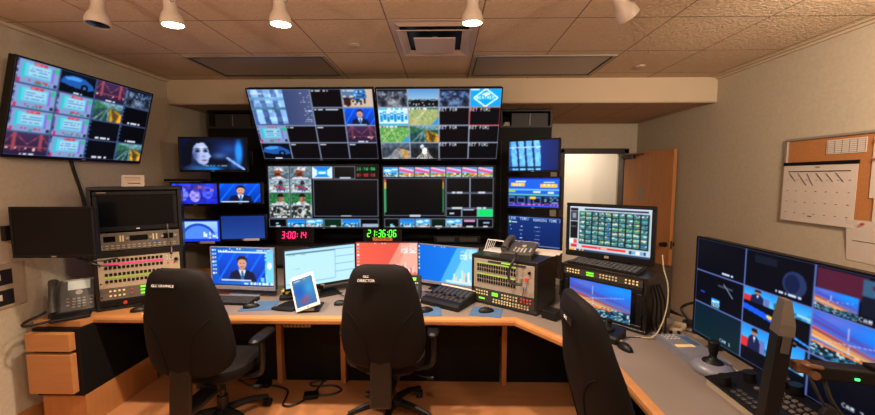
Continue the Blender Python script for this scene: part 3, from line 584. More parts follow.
def track_head(label, loc, aim, lit, rz=0.):
    t = thing('track_light', label, 'spotlight', loc, 0, 'track lights on the ceiling')
    a = Vector(aim).normalized(); Q = a.to_track_quat('-Z', 'Y').to_matrix().to_4x4()
    bm = B(); box(bm, (0, 0, -.012), (.035, .1, .024), .004); cyl(bm, (0, 0, -.03), .009, .05, n=10); obj('stem', bm, 'lampw', t)
    P = Matrix.Translation((0, 0, -.072)) @ Q @ Matrix.Scale(.84, 4)
    bm = B(); lathe(bm, [(.006, .045), (.028, .042), (.034, .02), (.036, -.03), (.04, -.06), (.058, -.09), (.066, -.12), (.066, -.145), (.06, -.145), (.058, -.135), (.03, -.12), (.004, -.118)], 28, P); obj('lamp_housing', bm, 'lampw', t, True)
    bm = B(); cyl(bm, (.043, 0, -.01), .01, .02, 'x', 12, M=P); obj('pivot_screw', bm, 'grey', t)
    bm = B(); lathe(bm, [(.003, -.15), (.03, -.149), (.055, -.144), (.055, -.134), (.003, -.13)], 24, P); obj('bulb', bm, 'bulb' if lit else 'glassblack', t, True)
    if lit:
        L = bpy.data.lights.new('track_lamp', 'SPOT'); L.energy = lit; L.color = (1, .83, .66); L.spot_size = rad(115); L.spot_blend = .8; L.shadow_soft_size = .05
        o = bpy.data.objects.new('track_lamp', L); COL.objects.link(o); o.matrix_world = Matrix.Translation(Vector(loc)+Vector((0, 0, -.062))+a*.17) @ Q
    return t
# ------------------------------------------------------------ the room
setup_mats()
XL, XR, YB, YF, CE, LC = -2.9, 2.78, 5.3, -1.7, 2.72, 2.475
bm = B(); box(bm, ((XL+XR)/2, 2.4, -.05), (XR-XL+.4, 8.6, .1)); struct('floor', bm, 'floor')
bm = B(); box(bm, ((XL+XR)/2, 1.05, CE+.05), (XR-XL+.4, 5.7, .1)); struct('ceiling', bm, 'ceil')
bm = B(); box(bm, (XL-.05, 1.8, 1.36), (.1, 7.2, 2.72)); struct('wall_left', bm, 'wall')
bm = B(); box(bm, (XR+.05, 1.8, 1.36), (.1, 7.2, 2.72)); struct('wall_right', bm, 'wall')
bm = B(); box(bm, ((XL+XR)/2, YF-.05, 1.36), (XR-XL+.2, .1, 2.72)); struct('wall_front', bm, 'wall')
DX0, DX1, DH = 1.72, 2.565, 2.055
bm = B(); box(bm, ((XL+DX0)/2, YB+.06, 1.36), (DX0-XL, .12, 2.72)); box(bm, ((XR+DX1)/2, YB+.06, 1.36), (XR-DX1, .12, 2.72)); box(bm, ((DX0+DX1)/2, YB+.06, (DH+2.72)/2), (DX1-DX0, .12, 2.72-DH)); struct('wall_back', bm, 'wall')
# dropped beam across the room with the lower ceiling behind it
bm = B(); box(bm, ((XL+XR)/2, 3.81, (LC+CE)/2), (XR-XL, .02, CE-LC), 0); box(bm, ((XL+XR)/2, 3.83, LC+.0), (XR-XL, .06, .012), .003); struct('trim_1', bm, 'soffit')
bm = B(); box(bm, ((XL+XR)/2, (3.82+YB)/2, LC+.03), (XR-XL, YB-3.82, .05)); struct('ceiling.001', bm, 'ceil2')
bm = B(); box(bm, (XL+.006, 1.8, .05), (.012, 7, .1)); struct('baseboard_left', bm, 'wood')
bm = B(); box(bm, (XR-.006, 1.8, .05), (.012, 7, .1)); struct('baseboard_right', bm, 'frame')
bm = B(); box(bm, (XR-.012, 1.05, CE-.012), (.024, 5.5, .024)); box(bm, (XR-.03, 1.05, CE-.004), (.06, 5.5, .008)); struct('trim_2', bm, 'soffit')
bm = B(); box(bm, (XL+.012, 1.05, CE-.012), (.024, 5.5, .024)); struct('trim_3', bm, 'soffit')
# doorway, corridor, open door
bm = B()
for c, s in (((DX0-.03, YB-.01, DH/2+.03), (.075, .16, DH+.06)), ((DX1+.03, YB-.01, DH/2+.03), (.075, .16, DH+.06)), (((DX0+DX1)/2, YB-.01, DH+.03), (DX1-DX0+.13, .16, .07))): box(bm, c, s, .008)
struct('trim_4', bm, 'frame')
bm = B(); box(bm, (2.2, 6.75, 1.3), (3.2, .1, 2.6)); box(bm, (.65, 6.05, 1.3), (.1, 1.3, 2.6)); box(bm, (3.75, 6.05, 1.3), (.1, 1.3, 2.6)); box(bm, (2.2, 6.05, 2.65), (3.2, 1.5, .1)); struct('wall_corridor', bm, 'corridor')
L = bpy.data.lights.new('corridor_lamp', 'AREA'); L.energy = 26; L.size = .6; L.color = (1, .9, .76); o = bpy.data.objects.new('corridor_lamp', L); COL.objects.link(o); o.location = (2.3, 6.0, 2.58)
d = thing('door_1', 'orange wooden door standing open against the right wall', 'door', (2.585, 5.2, 0), rad(-82))
d['kind'] = 'structure'
bm = B(); box(bm, (.455, 0, 1.025), (.91, .044, 2.03), .003); obj('door_leaf', bm, 'door', d)
for s in (-1, 1):
    bm = B(); cyl(bm, (.85, s*.03, .9), .03, .016, 'y'); cyl(bm, (.85, s*.05, .9), .012, .04, 'y', 12); cyl(bm, (.85, s*.075, .9), .027, .035, 'y'); obj('door_knob', bm, 'black2', d, True)
bm = B(); box(bm, (.911, 0, .9), (.004, .026, .1), .001); obj('latch_plate', bm, 'frame', d)
bm = B(); box(bm, (.37, -.0235, 1.5), (.1, .005, .17), .003); obj('door_plate', bm, 'grey', d)
bm = B(); box(bm, (.12, -.05, 1.99), (.24, .05, .05), .006); box(bm, (.3, -.07, 2.01), (.3, .02, .015), .003); obj('door_closer', bm, 'black2', d)

# ------------------------------------------------------------ ceiling fixtures
bm = B(); box(bm, (-.45, 1.9, 2.706), (4.1, .036, .028), .003); tag(obj('lighting_track', bm, 'lampw'), 'long white lighting track fixed under the tiled ceiling, carrying the spotlights', 'lighting track')
Zt = 2.692
track_head('unlit white track spotlight, leftmost, above the tilted wall television', (-1.81, 1.93, Zt), (-.02, -.05, -1), 0)
track_head('lit white track spotlight second from the left, near the dark ceiling panel', (-1.43, 1.93, Zt), (.05, .06, -1), 140)
track_head('lit white track spotlight in front of the left dark ceiling light panel', (-.855, 1.93, Zt), (.01, .06, -1), 140)
track_head('lit white track spotlight beside the square ceiling air vent', (.146, 1.93, Zt), (.0, .1, -1), 140)
track_head('unlit white track spotlight tilted to the right, rightmost of the row', (.88, 1.93, Zt), (.72, .35, -.72), 0)
def troffer(label, x, y):
    t = thing('ceiling_light_panel', label, 'ceiling light', (x, y, CE), 0, 'switched-off ceiling light panels')
    W, D = 1.19, .6; bm = B()
    for c, s in (((0, -D/2+.012, -.006), (W, .024, .012)), ((0, D/2-.012, -.006), (W, .024, .012)), ((-W/2+.012, 0, -.006), (.024, D-.048, .012)), ((W/2-.012, 0, -.006), (.024, D-.048, .012))): box(bm, c, s, .002)
    obj('frame', bm, 'grey', t); bm = B(); box(bm, (0, 0, -.003), (W-.05, D-.05, .006)); obj('lens', bm, 'lens', t)
    bm = B()
    for c, s in (((0, -D/2+.03, -.007), (W-.05, .008, .008)), ((0, D/2-.03, -.007), (W-.05, .008, .008)), ((-W/2+.03, 0, -.007), (.008, D-.06, .008)), ((W/2-.03, 0, -.007), (.008, D-.06, .008))): box(bm, c, s)
    obj('gasket', bm, 'black', t)
troffer('dark switched-off light panel above the left half of the screen wall', -1.6, 3.365)
troffer('dark switched-off light panel above the right half of the screen wall', .842, 3.395)
t = thing('air_vent', 'square white air vent with stepped louvres in the ceiling', 'air vent', (-.067, 2.705, CE))
def sq(bm, a0, a1, z0, z1):
    for k in range(4):
        Rz = Matrix.Rotation(PI/2*k, 4, 'Z'); q = [Rz @ Vector(p) for p in ((-a0, -a0, z0), (a0, -a0, z0), (a1, -a1, z1), (-a1, -a1, z1))]
        u = [bm.verts.new(p) for p in q]; l = [bm.verts.new(p+Vector((0, 0, .004))) for p in q]
        bm.faces.new(u); bm.faces.new(l[::-1])
        for i in range(4): bm.faces.new((u[i], u[(i+1) % 4], l[(i+1) % 4], l[i]))
bm = B(); sq(bm, .3, .262, -.006, -.006); sq(bm, .262, .235, -.006, -.02); obj('frame', bm, 'ventw', t)
bm = B(); box(bm, (0, 0, -.0012), (.52, .52, .002)); obj('duct', bm, 'black', t)
bm = B(); sq(bm, .235, .19, -.05, -.03); obj('louvre', bm, 'ventw', t); bm = B(); sq(bm, .25, .236, -.052, -.05); obj('louvre', bm, 'ventw', t)
bm = B(); box(bm, (0, 0, -.06), (.29, .29, .008), .003); obj('centre_plate', bm, 'ventw', t); bm = B(); cyl(bm, (0, 0, -.03), .02, .06, n=12); cyl(bm, (0, -.02, -.057), .012, .006, n=12); obj('hub', bm, 'grey', t)
for x, y, l in ((1.79, 3.42, 'small round sprinkler cap on the tile right of the right light panel'), (-.69, 2.85, 'small round sprinkler cap on the tile left of the air vent')):
    bm = B(); lathe(bm, [(.045, 0), (.045, -.006), (.036, -.012), (.004, -.013)], 24); o = obj('sprinkler_cap', bm, 'ventw', None, True); o.location = (x, y, CE); tag(o, l, 'sprinkler', 'ceiling sprinkler caps')

# ------------------------------------------------------------ the black screen wall
MY = 4.15
t = thing('screen_wall_cabinet', 'tall black built-in cabinet carrying the big screens, with two open niches at top', 'cabinet', (-.77, MY, 0))
bm = B(); w0, w1 = -1.95, 1.99
box(bm, (.02, .12, 1.135), (3.94, .22, 2.27)); obj('front_panel', bm, 'panel', t)
bm = B(); box(bm, (.02, .44, 2.37), (3.94, .02, .2)); obj('niche_back', bm, 'panel', t)
bm = B(); box(bm, (.02, .225, 2.28), (3.94, .45, .02)); obj('niche_shelf', bm, 'dark', t)
bm = B(); box(bm, (.02, .225, 2.46), (3.94, .45, .02)); obj('top_panel', bm, 'black', t)
for x in (-1.94, -1.42, -.6, 1.42, 1.98):
    bm = B(); box(bm, (x, .225, 2.37), (.02, .45, .16)); obj('niche_divider', bm, 'dark', t)
bm = B(); box(bm, (.41, .06, 2.37), (2.0, .02, .16)); obj('niche_cover', bm, 'panel', t)
bm = B(); box(bm, (-1.0, .0, .78), (.006, .006, 1.4)); box(bm, (1.42, .0, 1.07), (.006, .006, 2.1)); obj('panel_joint', bm, 'dark', t)
for k, (x, l) in enumerate(((-2.45, 'pair of dark grey speaker boxes in the niche left of the big screens'), (.98, 'pair of dark grey speaker boxes in the niche right of the big screens'))):
    s = thing('speaker_box', l, 'speaker', (x, MY+.05, 2.29), 0, 'speaker boxes in the top niches')
    for q in (-1, 1): bm = B(); box(bm, (q*.107, .12, .075), (.205, .24, .15), .006); b_ = obj('speaker_cabinet', bm, 'dark', s)
    bm = B(); box(bm, (0, -.003, .075), (.008, .006, .14)); obj('edge_strip', bm, 'grey', s)
bm = B(); box(bm, (0, 0, .012), (.075, .08, .024), .004); box(bm, (.0, .01, .035), (.065, .07, .02), .003, rot=Matrix.Rotation(.3, 3, 'Z')); o = obj('folded_papers', bm, 'grey'); o.location = (.71, MY+.06, 2.29); tag(o, 'small heap of folded papers in the right niche beside the speaker boxes', 'papers')
t = thing('rack_console', 'low black rack console with blank panels under the big screens', 'cabinet', (-.68, 3.95, 0))
bm = B(); box(bm, (0, 0, .5), (3.5, .38, 1.0), .004); obj('body', bm, 'panel', t)
for k in range(7): bm = B(); box(bm, (-1.5+.5*k, -.193, .875), (.47, .008, .2), .003); obj('blank_panel', bm, 'dark' if k % 2 else 'black', t)
bm = B(); box(bm, (.82, -.1, 1.045), (.5, .1, .07), .004); obj('equipment_shelf', bm, 'black', t)
for q in (-1, 1): bm = B(); box(bm, (.82+.12*q, -.152, 1.045), (.19, .006, .045), .003); obj('equipment_front', bm, 'dark', t)

# big screens
bigrp = 'big screens of the monitor wall'
def bigtv(label, x, z, W, H, y, v, rx=0, g=1.): return monitor('wall_television', label, 'television', (x, y, z), 0, W, H, v, rx, .012, .018, .06, 0, 'wall', bigrp, reach=MY-y, gain=g)
bigtv('upper left big screen, tilted forward, sixteen-picture grid with the blue facade shot', -1.265, 1.85, 1.205, .725, 3.58, pict_upper_left(), rad(25))
bigtv('upper right big screen, tilted forward, picture grid with the blue weather diamond', -.05, 1.85, 1.195, .725, 3.585, pict_upper_right(), rad(25))
bigtv('lower left big screen with ball player pictures and small red and green clocks', -1.288, 1.155, 1.205, .695, 3.82, pict_lower_left())
bigtv('lower right big screen with a strip of seven thumbnails and a green tile', -.058, 1.155, 1.2, .68, 3.82, pict_lower_right())
# clocks
SEG = {'0': 'abcdef', '1': 'bc', '2': 'abged', '3': 'abgcd', '4': 'fgbc', '5': 'afgcd', '6': 'afgedc', '7': 'abc', '8': 'abcdefg', '9': 'abcdfg'}
def clock(label, x, z, s, m, hgt, dot):
    t = thing('digital_clock', label, 'clock', (x, 3.79, 1.0), 0, 'digital clocks under the big screens')
    W = .42; bm = B(); box(bm, (0, .04, .0755), (W, .08, .151), .005); obj('case', bm, 'black', t)
    dw = .028; tot = sum(dw*1.64 if c != ':' else dw*.8 for c in s); cx = -tot/2; zc = z-1.0
    sh = lambda zz: (zz-zc)*.12
    for c in s:
        bm = B(); k = hgt*.06
        if c == ':':
            for zz in (zc-hgt*.2, zc+hgt*.2): box(bm, (cx+dw*.3+sh(zz), -.003, zz), (k*2.2, .004, k*2.2))
            obj('colon', bm, m, t); cx += dw*.8; continue
        P = {'a': (0, hgt/2, 1), 'g': (0, 0, 1), 'd': (0, -hgt/2, 1), 'f': (-dw/2, hgt/4, 0), 'b': (dw/2, hgt/4, 0), 'e': (-dw/2, -hgt/4, 0), 'c': (dw/2, -hgt/4, 0)}
        for q in SEG[c]:
            dx, dz, h = P[q]; box(bm, (cx+dw*.6+dx+sh(zc+dz), -.003, zc+dz), (dw*.86 if h else k*2, .004, k*2 if h else hgt*.42))
        obj('digit', bm, m, t); cx += dw*1.64
    return t
clock('red digital clock reading 3:00:14 under the lower left screen', -1.6, 1.092, '3:00:14', 'redled', .07, 0)
t = clock('green digital clock reading 21:36:06 with an orange label below its digits', -.655, 1.112, '21:36:06', 'grnled', .07, 0)
bm = B(); box(bm, (0, -.002, .052), (.21, .004, .038)); lb = obj('orange_label', bm, 'orange', t); text_part('TIME OF DAY', .026, 'ink', lb, Matrix.Translation((0, -.005, .052)) @ FRONT)

# small monitors left of the big screens
gl = 'small monitors left of the big screens'
def sm(label, loc, rz, W, H, fn, g, tl=0, w=84, h=50, rx=0, gain=1.): return monitor('small_monitor', label, 'monitor', loc, rad(rz), W, H, simple(fn, w, h), rx, .016, .022, .05, 0, 'wall', g, reach=(MY-loc[1])/math.cos(rad(rz))-.05*0, tag_label=tl, gain=gain)
sm('top left small monitor showing a face in blue light', (-2.22, 3.45, 1.757), 4, .63, .335, p_face, gl)
sm('small monitor with violet-blue crowd picture, beside the left equipment rack', (-2.45, 3.5, 1.425), 6, .45, .235, p_people, gl)
sm('small monitor showing a suited presenter on plain blue', (-2.0, 3.5, 1.44), 4, .42, .22, p_anchor, gl)
sm('small monitor showing a pale blue dome, lower row, beside the left rack', (-2.42, 3.5, 1.05), 5, .41, .245, p_dome, gl, .8)
sm('small monitor with plain dull blue picture and a paper label', (-1.985, 3.5, 1.08), 10, .43, .26, lambda v: (Gr(v, (34, 62, 134), (48, 86, 160)), Rc(v, 0, 0, 1, .05, (40, 80, 170))), gl, .8, gain=.8)
gr_ = 'small monitors right of the big screens'
sm('upper monitor of the right column showing a blurred blue building', (.875, 3.58, 1.755), -30, .515, .325, p_building, gr_, 0)
sm('middle monitor of the right column with a blue and yellow table', (.878, 3.56, 1.395), -30, .53, .32, p_table, gr_, 0, 96, 58)
sm('lower monitor of the right column with a dark blue running-time list', (.88, 3.53, 1.0), -32, .55, .335, p_list, gr_, 0, 110, 62)
bm = B(); box(bm, (0, 0, .8), (.05, .05, 1.6), .004); o = obj('equipment_post', bm, 'black2'); o.location = (-2.5, 3.85, 0); tag(o, 'slim black upright post behind the small monitors on the left', 'post')
bm = B(); box(bm, (0, 0, .012), (.46, .26, .024), .003); box(bm, (0, .338, .0), (.06, .42, .024)); o = obj('wall_shelf', bm, 'black'); o.location = (-2.5, 3.6, 1.668); tag(o, 'thin black shelf above the crowd-picture monitor', 'shelf')
# ------------------------------------------------------------ left wall things
monitor('wall_television', 'tilted television high on the left wall showing a grid of pale rundown pages', 'television', (-2.75, 2.79, 1.825), rad(90), 1.06, .655, pict_left_wall(), rad(15), .012, .02, .05, 0, 'wall', reach=.15)
bm = B(); tube(bm, [(-2.88, 2.74, 1.95), (-2.885, 2.76, 1.8), (-2.885, 2.83, 1.5), (-2.885, 2.85, 1.15), (-2.885, 2.9, .8), (-2.885, 2.9, .02)], .012, 7); tag(obj('television_cable', bm, 'cable', None, True), 'black cable running down the left wall from the tilted television', 'cable')
t = monitor('arm_monitor', 'switched-off black monitor on a wall arm beside the left equipment rack', 'monitor', (-2.5, 2.24, 1.188), rad(2), .525, .33, None, 0, .014, .02, .04)
bm = B(); tube(bm, [(0, .06, .15), (-.05, .12, .15), (-.3, .12, .15), (-.37, .1, .15)], .016, 8, False); box(bm, (-.38, .1, .15), (.03, .1, .1), .004); box(bm, (0, .05, .15), (.1, .03, .1), .004); obj('wall_arm', bm, 'black2', t)
bm = B(); tube(bm, [(.05, .04, .02), (.1, .06, -.02), (.18, .1, -.045), (.22, .2, -.05)], .006, 6); tube(bm, [(.0, .04, .02), (.06, .08, -.02), (.16, .12, -.08), (.22, .2, -.1)], .006, 6); obj('cables', bm, 'cable', t, True)
t = thing('framed_photos', 'pale framed pair of dark photographs on the left wall below the arm monitor', 'picture', (XL, 2.2, .845), rad(90))
bm = B(); box(bm, (0, -.006, .145), (.36, .012, .29), .002); obj('mount_board', bm, 'beige', t)
for z in (.07, .205):
    bm = B(); box(bm, (-.0, -.0135, z), (.22, .003, .1)); p = obj('photo', bm, 'photo', t)
    bm = B(); box(bm, (.0, -.0155, z+.005), (.09, .002, .04)); box(bm, (-.03, -.0155, z+.02), (.05, .002, .03)); obj('picture_detail', bm, 'paper', p)

# ------------------------------------------------------------ the desk
DZ = .74; E_ = .045
t = thing('control_desk', 'long angled control desk with grey top, wooden edge and wooden supports', 'desk', (0, 0, 0))
poly = [(-1.78, 2.43), (.5, 2.43), (.9, 1.9), (.9, .45), (1.72, .45), (1.72, 2.35), (1.2, 3.2), (.9, 3.74), (-1.78, 3.74)]
bm = B(); prism(bm, poly, DZ-.04, DZ); obj('worktop', bm, 'laminate', t)
bm = B(); prism(bm, [(-2.77, 2.31), (-2.45, 2.31), (-2.43, 2.43), (-1.781, 2.43), (-1.781, 3.74), (-2.86, 3.74), (-2.86, 2.7)], DZ-.04, DZ); obj('side_worktop', bm, 'wood', t)
bm = B(); prof = [(0, -.05), (.03, -.05), (.042, -.04), (.045, -.02), (.04, -.006), (.025, .001), (0, .001)]
path = [(-2.44, 2.43), (.5, 2.43), (.9, 1.9), (.9, .45)]; rings = []
for i, p in enumerate(path):
    p = Vector((*p, 0)); ds = []
    if i: ds.append((p-Vector((*path[i-1], 0))).normalized())
    if i < len(path)-1: ds.append((Vector((*path[i+1], 0))-p).normalized())
    ns = [Vector((d.y, -d.x, 0)) for d in ds]; n = sum(ns, Vector()); n = n/n.dot(ns[0])
    rings.append([p+n*u+Vector((0, 0, DZ+z)) for u, z in prof])
loft(bm, rings); obj('wood_edge', bm, 'wood', t)
for x in (-1.36, -.83, .495):
    bm = B(); box(bm, (x, 2.87, .345), (.04, .06, .69), .003); obj('support_panel', bm, 'woodz', t)
bm = B(); box(bm, (1.72-.03, 1.3, .345), (.03, 1.6, .69), .003); box(bm, (1.3, .5, .345), (.76, .03, .69), .003); obj('end_panel', bm, 'panel', t)
for a, b in ((-1.985, -1.392), (-1.328, -.862), (-.798, .463), (.527, 1.15)):
    bm = B(); box(bm, ((a+b)/2, 2.9, .345), (b-a, .02, .69), .002); obj('back_panel', bm, 'panel', t)
bm = B(); box(bm, (1.38, 2.62, .345), (.03, .75, .69), .002, rot=Matrix.Rotation(rad(28), 3, 'Z')); obj('back_panel', bm, 'panel', t)
for x, w in ((-1.5, .12), (.19, .15)):
    bm = B(); box(bm, (x, 2.5, DZ-.075), (w, .03, .03), .003); obj('cable_plate', bm, 'beige', t)
ps = thing('power_strip', 'beige power strip mounted under the desk edge between chairs', 'power strip', (-1.06, 2.52, DZ-.115))
bm = B(); box(bm, (0, 0, .015), (.2, .04, .03), .004); obj('body', bm, 'beige', ps)
bm = B(); box(bm, (0, 0, .05), (.1, .03, .05), .002); obj('bracket', bm, 'beige', ps)
bm = B(); box(bm, (0, 0, 0), (.012, .004, .014)); k0 = obj('socket', bm, 'ink', ps)
for i in range(7):
    if i == 0: k0.location = (-.078, -.021, .015)
    else: clone(k0, ps, (-.078+.026*i, -.021, .015))
# pedestal under the left end
t = thing('drawer_unit', 'black pedestal with two wooden drawer fronts and plinth at the left desk end', 'cabinet', (-2.59, 2.26, 0))
bm = B(); box(bm, (0, .33, .44), (.32, .62, .42), .003); obj('body', bm, 'panel', t)
bm = B(); box(bm, (.01, .33, .115), (.3, .6, .23), .002); obj('plinth', bm, 'woodz', t)
bm = B(); box(bm, (-.025, -.02, .27), (.29, .04, 0.0001)); bm.free()
for z, h in ((.617, .12), (.4, .27)):
    bm = B(); box(bm, (-.02, 0, z), (.3, .04, h), .003); obj('drawer_front', bm, 'wood', t)
bm = B(); box(bm, (0, .33, .675), (.32, .62, .05), .002); obj('top_rail', bm, 'panel', t)
bm = B(); box(bm, (-2.15, 2.6, .1), (.02, .02, .2)); bm.free()

# ------------------------------------------------------------ left equipment rack
RZ = rad(34); RC = (-2.265, 2.605)
def rack(name, label, loc, rz, W, H, D): # open-fronted black case
    t = thing(name, label, 'equipment rack', loc, rz)
    bm = B(); b = .022
    for c, s in (((0, D/2, b/2), (W, D, b)), ((0, D/2, H-b/2), (W, D, b)), ((-W/2+b/2, D/2, H/2), (b, D, H-2*b)), ((W/2-b/2, D/2, H/2), (b, D, H-2*b)), ((0, D-.01, H/2), (W-2*b, .02, H-2*b))): box(bm, c, s, .002, seg=1)
    obj('case', bm, 'black2', t); return t
I = Matrix.Identity(4)
t = rack('intercom_rack', 'lower left rack with putty keypad panel, pink and lime label strips', (*RC, DZ), RZ, .52, .41, .4)
bm = B(); box(bm, (0, .02, .275), (.476, .03, .225), .002); obj('intercom_panel', bm, 'beige', t)
xs = [-.195+.0245*i for i in range(14)]
for z in (.362, .312, .262, .212): buttons(t, 'talk_key', 'black', xs, [z], (.017, .01, .021), I, .004)
for z, m in ((.338, 'magenta'), (.334, 'magenta'), (.24, 'lime'), (.236, 'lime')):
    if z in (.338, .24): bm = B(); box(bm, (-.035, .0035, z), (.345, .004, .012)); obj('label_strip', bm, m, t)
buttons(t, 'keypad_button', 'white', [.16+.016*i for i in range(3)], [.365-.014*i for i in range(3)], (.01, .006, .009), I, .003)
buttons(t, 'keypad_button', 'redk', [.165, .205], [.31], (.012, .006, .012), I, .003)
knob(t, (.215, -.002, .335), .012, .02)
bm = B(); box(bm, (0, .02, .118), (.476, .03, .085), .002); obj('audio_panel', bm, 'dim', t)
buttons(t, 'lit_key', 'brass', [-.18+.025*i for i in range(4)], [.14, .105], (.013, .006, .012), I, .003)
buttons(t, 'lit_key', 'redk', [-.06], [.14, .108], (.011, .006, .011), I, .003)
for z in (.15, .125, .1): bm = B(); box(bm, (.02, .004, z), (.06, .005, .014), .001); obj('level_display', bm, 'green', t)
buttons(t, 'lit_key', 'brass', [.1+.025*i for i in range(5)], [.14, .105], (.013, .006, .012), I, .003)
bm = B(); box(bm, (0, .02, .048), (.476, .03, .045), .002); obj('knob_panel', bm, 'black', t)
for i in range(9): knob(t, (-.2+.05*i, -.002, .048), .011, .022, 'redk' if i in (2, 5) else 'black')
for x in (-.228, .228):
    for z in (.1, .2, .33): bm = B(); cyl(bm, (x, .004, z), .005, .006, 'y', 10); obj('rack_screw', bm, 'black2', t)
bm = B(); cyl(bm, (.19, -.012, .385), .008, .03, 'y', 12); tube(bm, [(.19, -.02, .385), (.195, -.05, .43), (.182, -.05, .52), (.178, -.05, .585)], .004, 7); cyl(bm, (.178, -.05, .6), .008, .03, n=12); obj('gooseneck_microphone', bm, 'chrome', t, True)
t = rack('video_rack', 'upper left rack holding a switched-off wide screen above a grey control panel', (*RC, DZ+.41), RZ, .535, .485, .38)
t.location = (*RC, DZ+.41)
MM = Matrix.Translation((0, .012, .31)); obj('screen_bezel', frame_bm(.485, .29, .03, .034, .02, MM), 'black', t)
bm = B(); box(bm, (0, .016, .312), (.43, .01, .23)); obj('screen', bm, 'glassblack', t)
bm = B(); box(bm, (0, 0, .179), (.02, .003, .008)); obj('power_button', bm, 'lcd', t)
bm = B(); box(bm, (-.19, 0, .445), (.05, .002, .006)); obj('badge', bm, 'grey', t)
bm = B(); box(bm, (0, .02, .09), (.49, .03, .125), .002); obj('control_panel', bm, 'dim', t)
for x, w in ((-.165, .065), (0, .105), (.175, .06)): bm = B(); box(bm, (x, .004, .11), (w, .005, .04), .002); obj('display_window', bm, 'glassblack', t)
for x in (-.105, -.09, .085, .105): buttons(t, 'indicator_strip', 'cream', [x], [.11], (.01, .005, .045), I, .003)
for x in (-.215, -.065, .07, .14, .22): knob(t, (x, 0, .11), .008, .016, 'grey')
buttons(t, 'panel_button', 'grey', [-.21+.03*i for i in range(15)], [.06, .043], (.018, .006, .009), I, .003)
buttons(t, 'blue_button', 'bluemat', [.08, .11], [.075], (.02, .006, .01), I, .003)
bm = B(); box(bm, (0, 0, .045), (.14, .002, .085), rot=Matrix.Rotation(rad(-8), 3, 'X')); 
for i, z in enumerate((.065, .045, .025)): box(bm, (-.005, -.0075-.014*(z-.045)/.045+.006, z), (.11-.01*i, .0015, .007))
o = obj('note_card', bm, 'paper'); bm = B()
for i, z in enumerate((.068, .047, .026)): box(bm, (-.005+.006*i, -.0015-(z-.045)*-.14, z), (.1-.012*i, .002, .006))
obj('handwriting', bm, 'ink', o); o.location = (-2.31, 2.64, DZ+.41+.485); o.rotation_euler = (0, 0, rad(20)); tag(o, 'cream handwritten card standing on the upper left rack', 'note')

# ------------------------------------------------------------ telephones
def phone(label, loc, rz, tilt, lcd):
    t = thing('desk_telephone', label, 'telephone', loc, rz)
    T = Matrix.Translation((0, -.04, .022)) @ Matrix.Rotation(rad(tilt), 4, 'X')    # body plate: local y runs up the slope
    bm = B(); prism_yz(bm, [(-.06, 0), (.12, 0), (.1, .03), (-.055, .02)], -.11, .11); obj('foot', bm, 'black', t)
    bm = B(); box(bm, (0, .1, 0), (.215, .215, .028), .008, M=T); obj('body', bm, 'phone', t)
    bm = B(); box(bm, (.03, .165, .0155), (.105, .06, .004), .001, M=T); obj('display', bm, lcd, t)
    bm = B(); box(bm, (.03, .2, .014), (.15, .012, .006), .002, M=T); obj('display_trim', bm, 'phonek', t)
    bm = B(); cyl(bm, (.03, .115, .017), .017, .006, M=T, n=18); obj('navigation_button', bm, 'phonek', t)
    Tr = T.to_3x3().to_4x4()
    bm = B(); box(bm, (0, 0, 0), (.016, .011, .006), .002, seg=1); bm.transform(Tr); k0 = obj('key', bm, 'phonek', t); n = 0
    for r in range(4):
        for c in range(3):
            p = T @ Vector((.005+c*.024, .02+r*.018, .016))
            if n == 0: k0.location = p
            else: clone(k0, t, p)
            n += 1
    for x in (-.022, .088):
        for r in range(3): clone(k0, t, T @ Vector((x, .035+r*.022, .016)))
    bm = B(); tube(bm, [(-.085, .005, .035), (-.085, .05, .05), (-.085, .11, .053), (-.085, .16, .05), (-.085, .2, .035)], lambda q: .02+.006*abs(2*q-1)**2, 10, M=T); cyl(bm, (-.085, .022, .025), .027, .024, M=T, n=18); cyl(bm, (-.085, .185, .025), .027, .024, M=T, n=18); obj('handset', bm, 'phone', t, True)
    return t
t = phone('charcoal desk telephone with pale display at the left end of the desk', (-2.645, 2.46, DZ), rad(40), 60, 'lcd'); t.scale = (1.1,)*3
bm = B(); tube(bm, [(-.09, -.02, .05), (-.14, -.03, .03), (-.2, -.09, .012), (-.18, -.16, .008), (-.05, -.12, .008)], .008, 7); obj('handset_cord', bm, 'cable', t, True)
bm = B(); box(bm, (.0, .0, .012), (.2, .11, .024), .008); o = obj('telephone_base_pad', bm, 'black'); o.location = (-2.553, 2.352, DZ+.001); o.rotation_euler = (0, 0, rad(40)); tag(o, 'flat black pad lying in front of the left desk telephone', 'pad')
mouse('black computer mouse in front of the left rack beside a loose sheet', (-2.2, 2.5, DZ), rad(-50), None, [(0, .05, .01), (-.02, .1, .006), (-.1, .02, .004), (-.14, -.06, -.01), (-.15, -.085, -.1)])
bm = B(); box(bm, (0, 0, .001), (.28, .16, .002)); box(bm, (.03, .02, .0025), (.2, .15, .001), rot=Matrix.Rotation(.3, 3, 'Z')); o = obj('loose_papers', bm, 'paper'); o.location = (-2.03, 2.555, DZ); o.rotation_euler = (0, 0, .35); tag(o, 'loose white paper sheets on the desk in front of the left rack', 'papers')

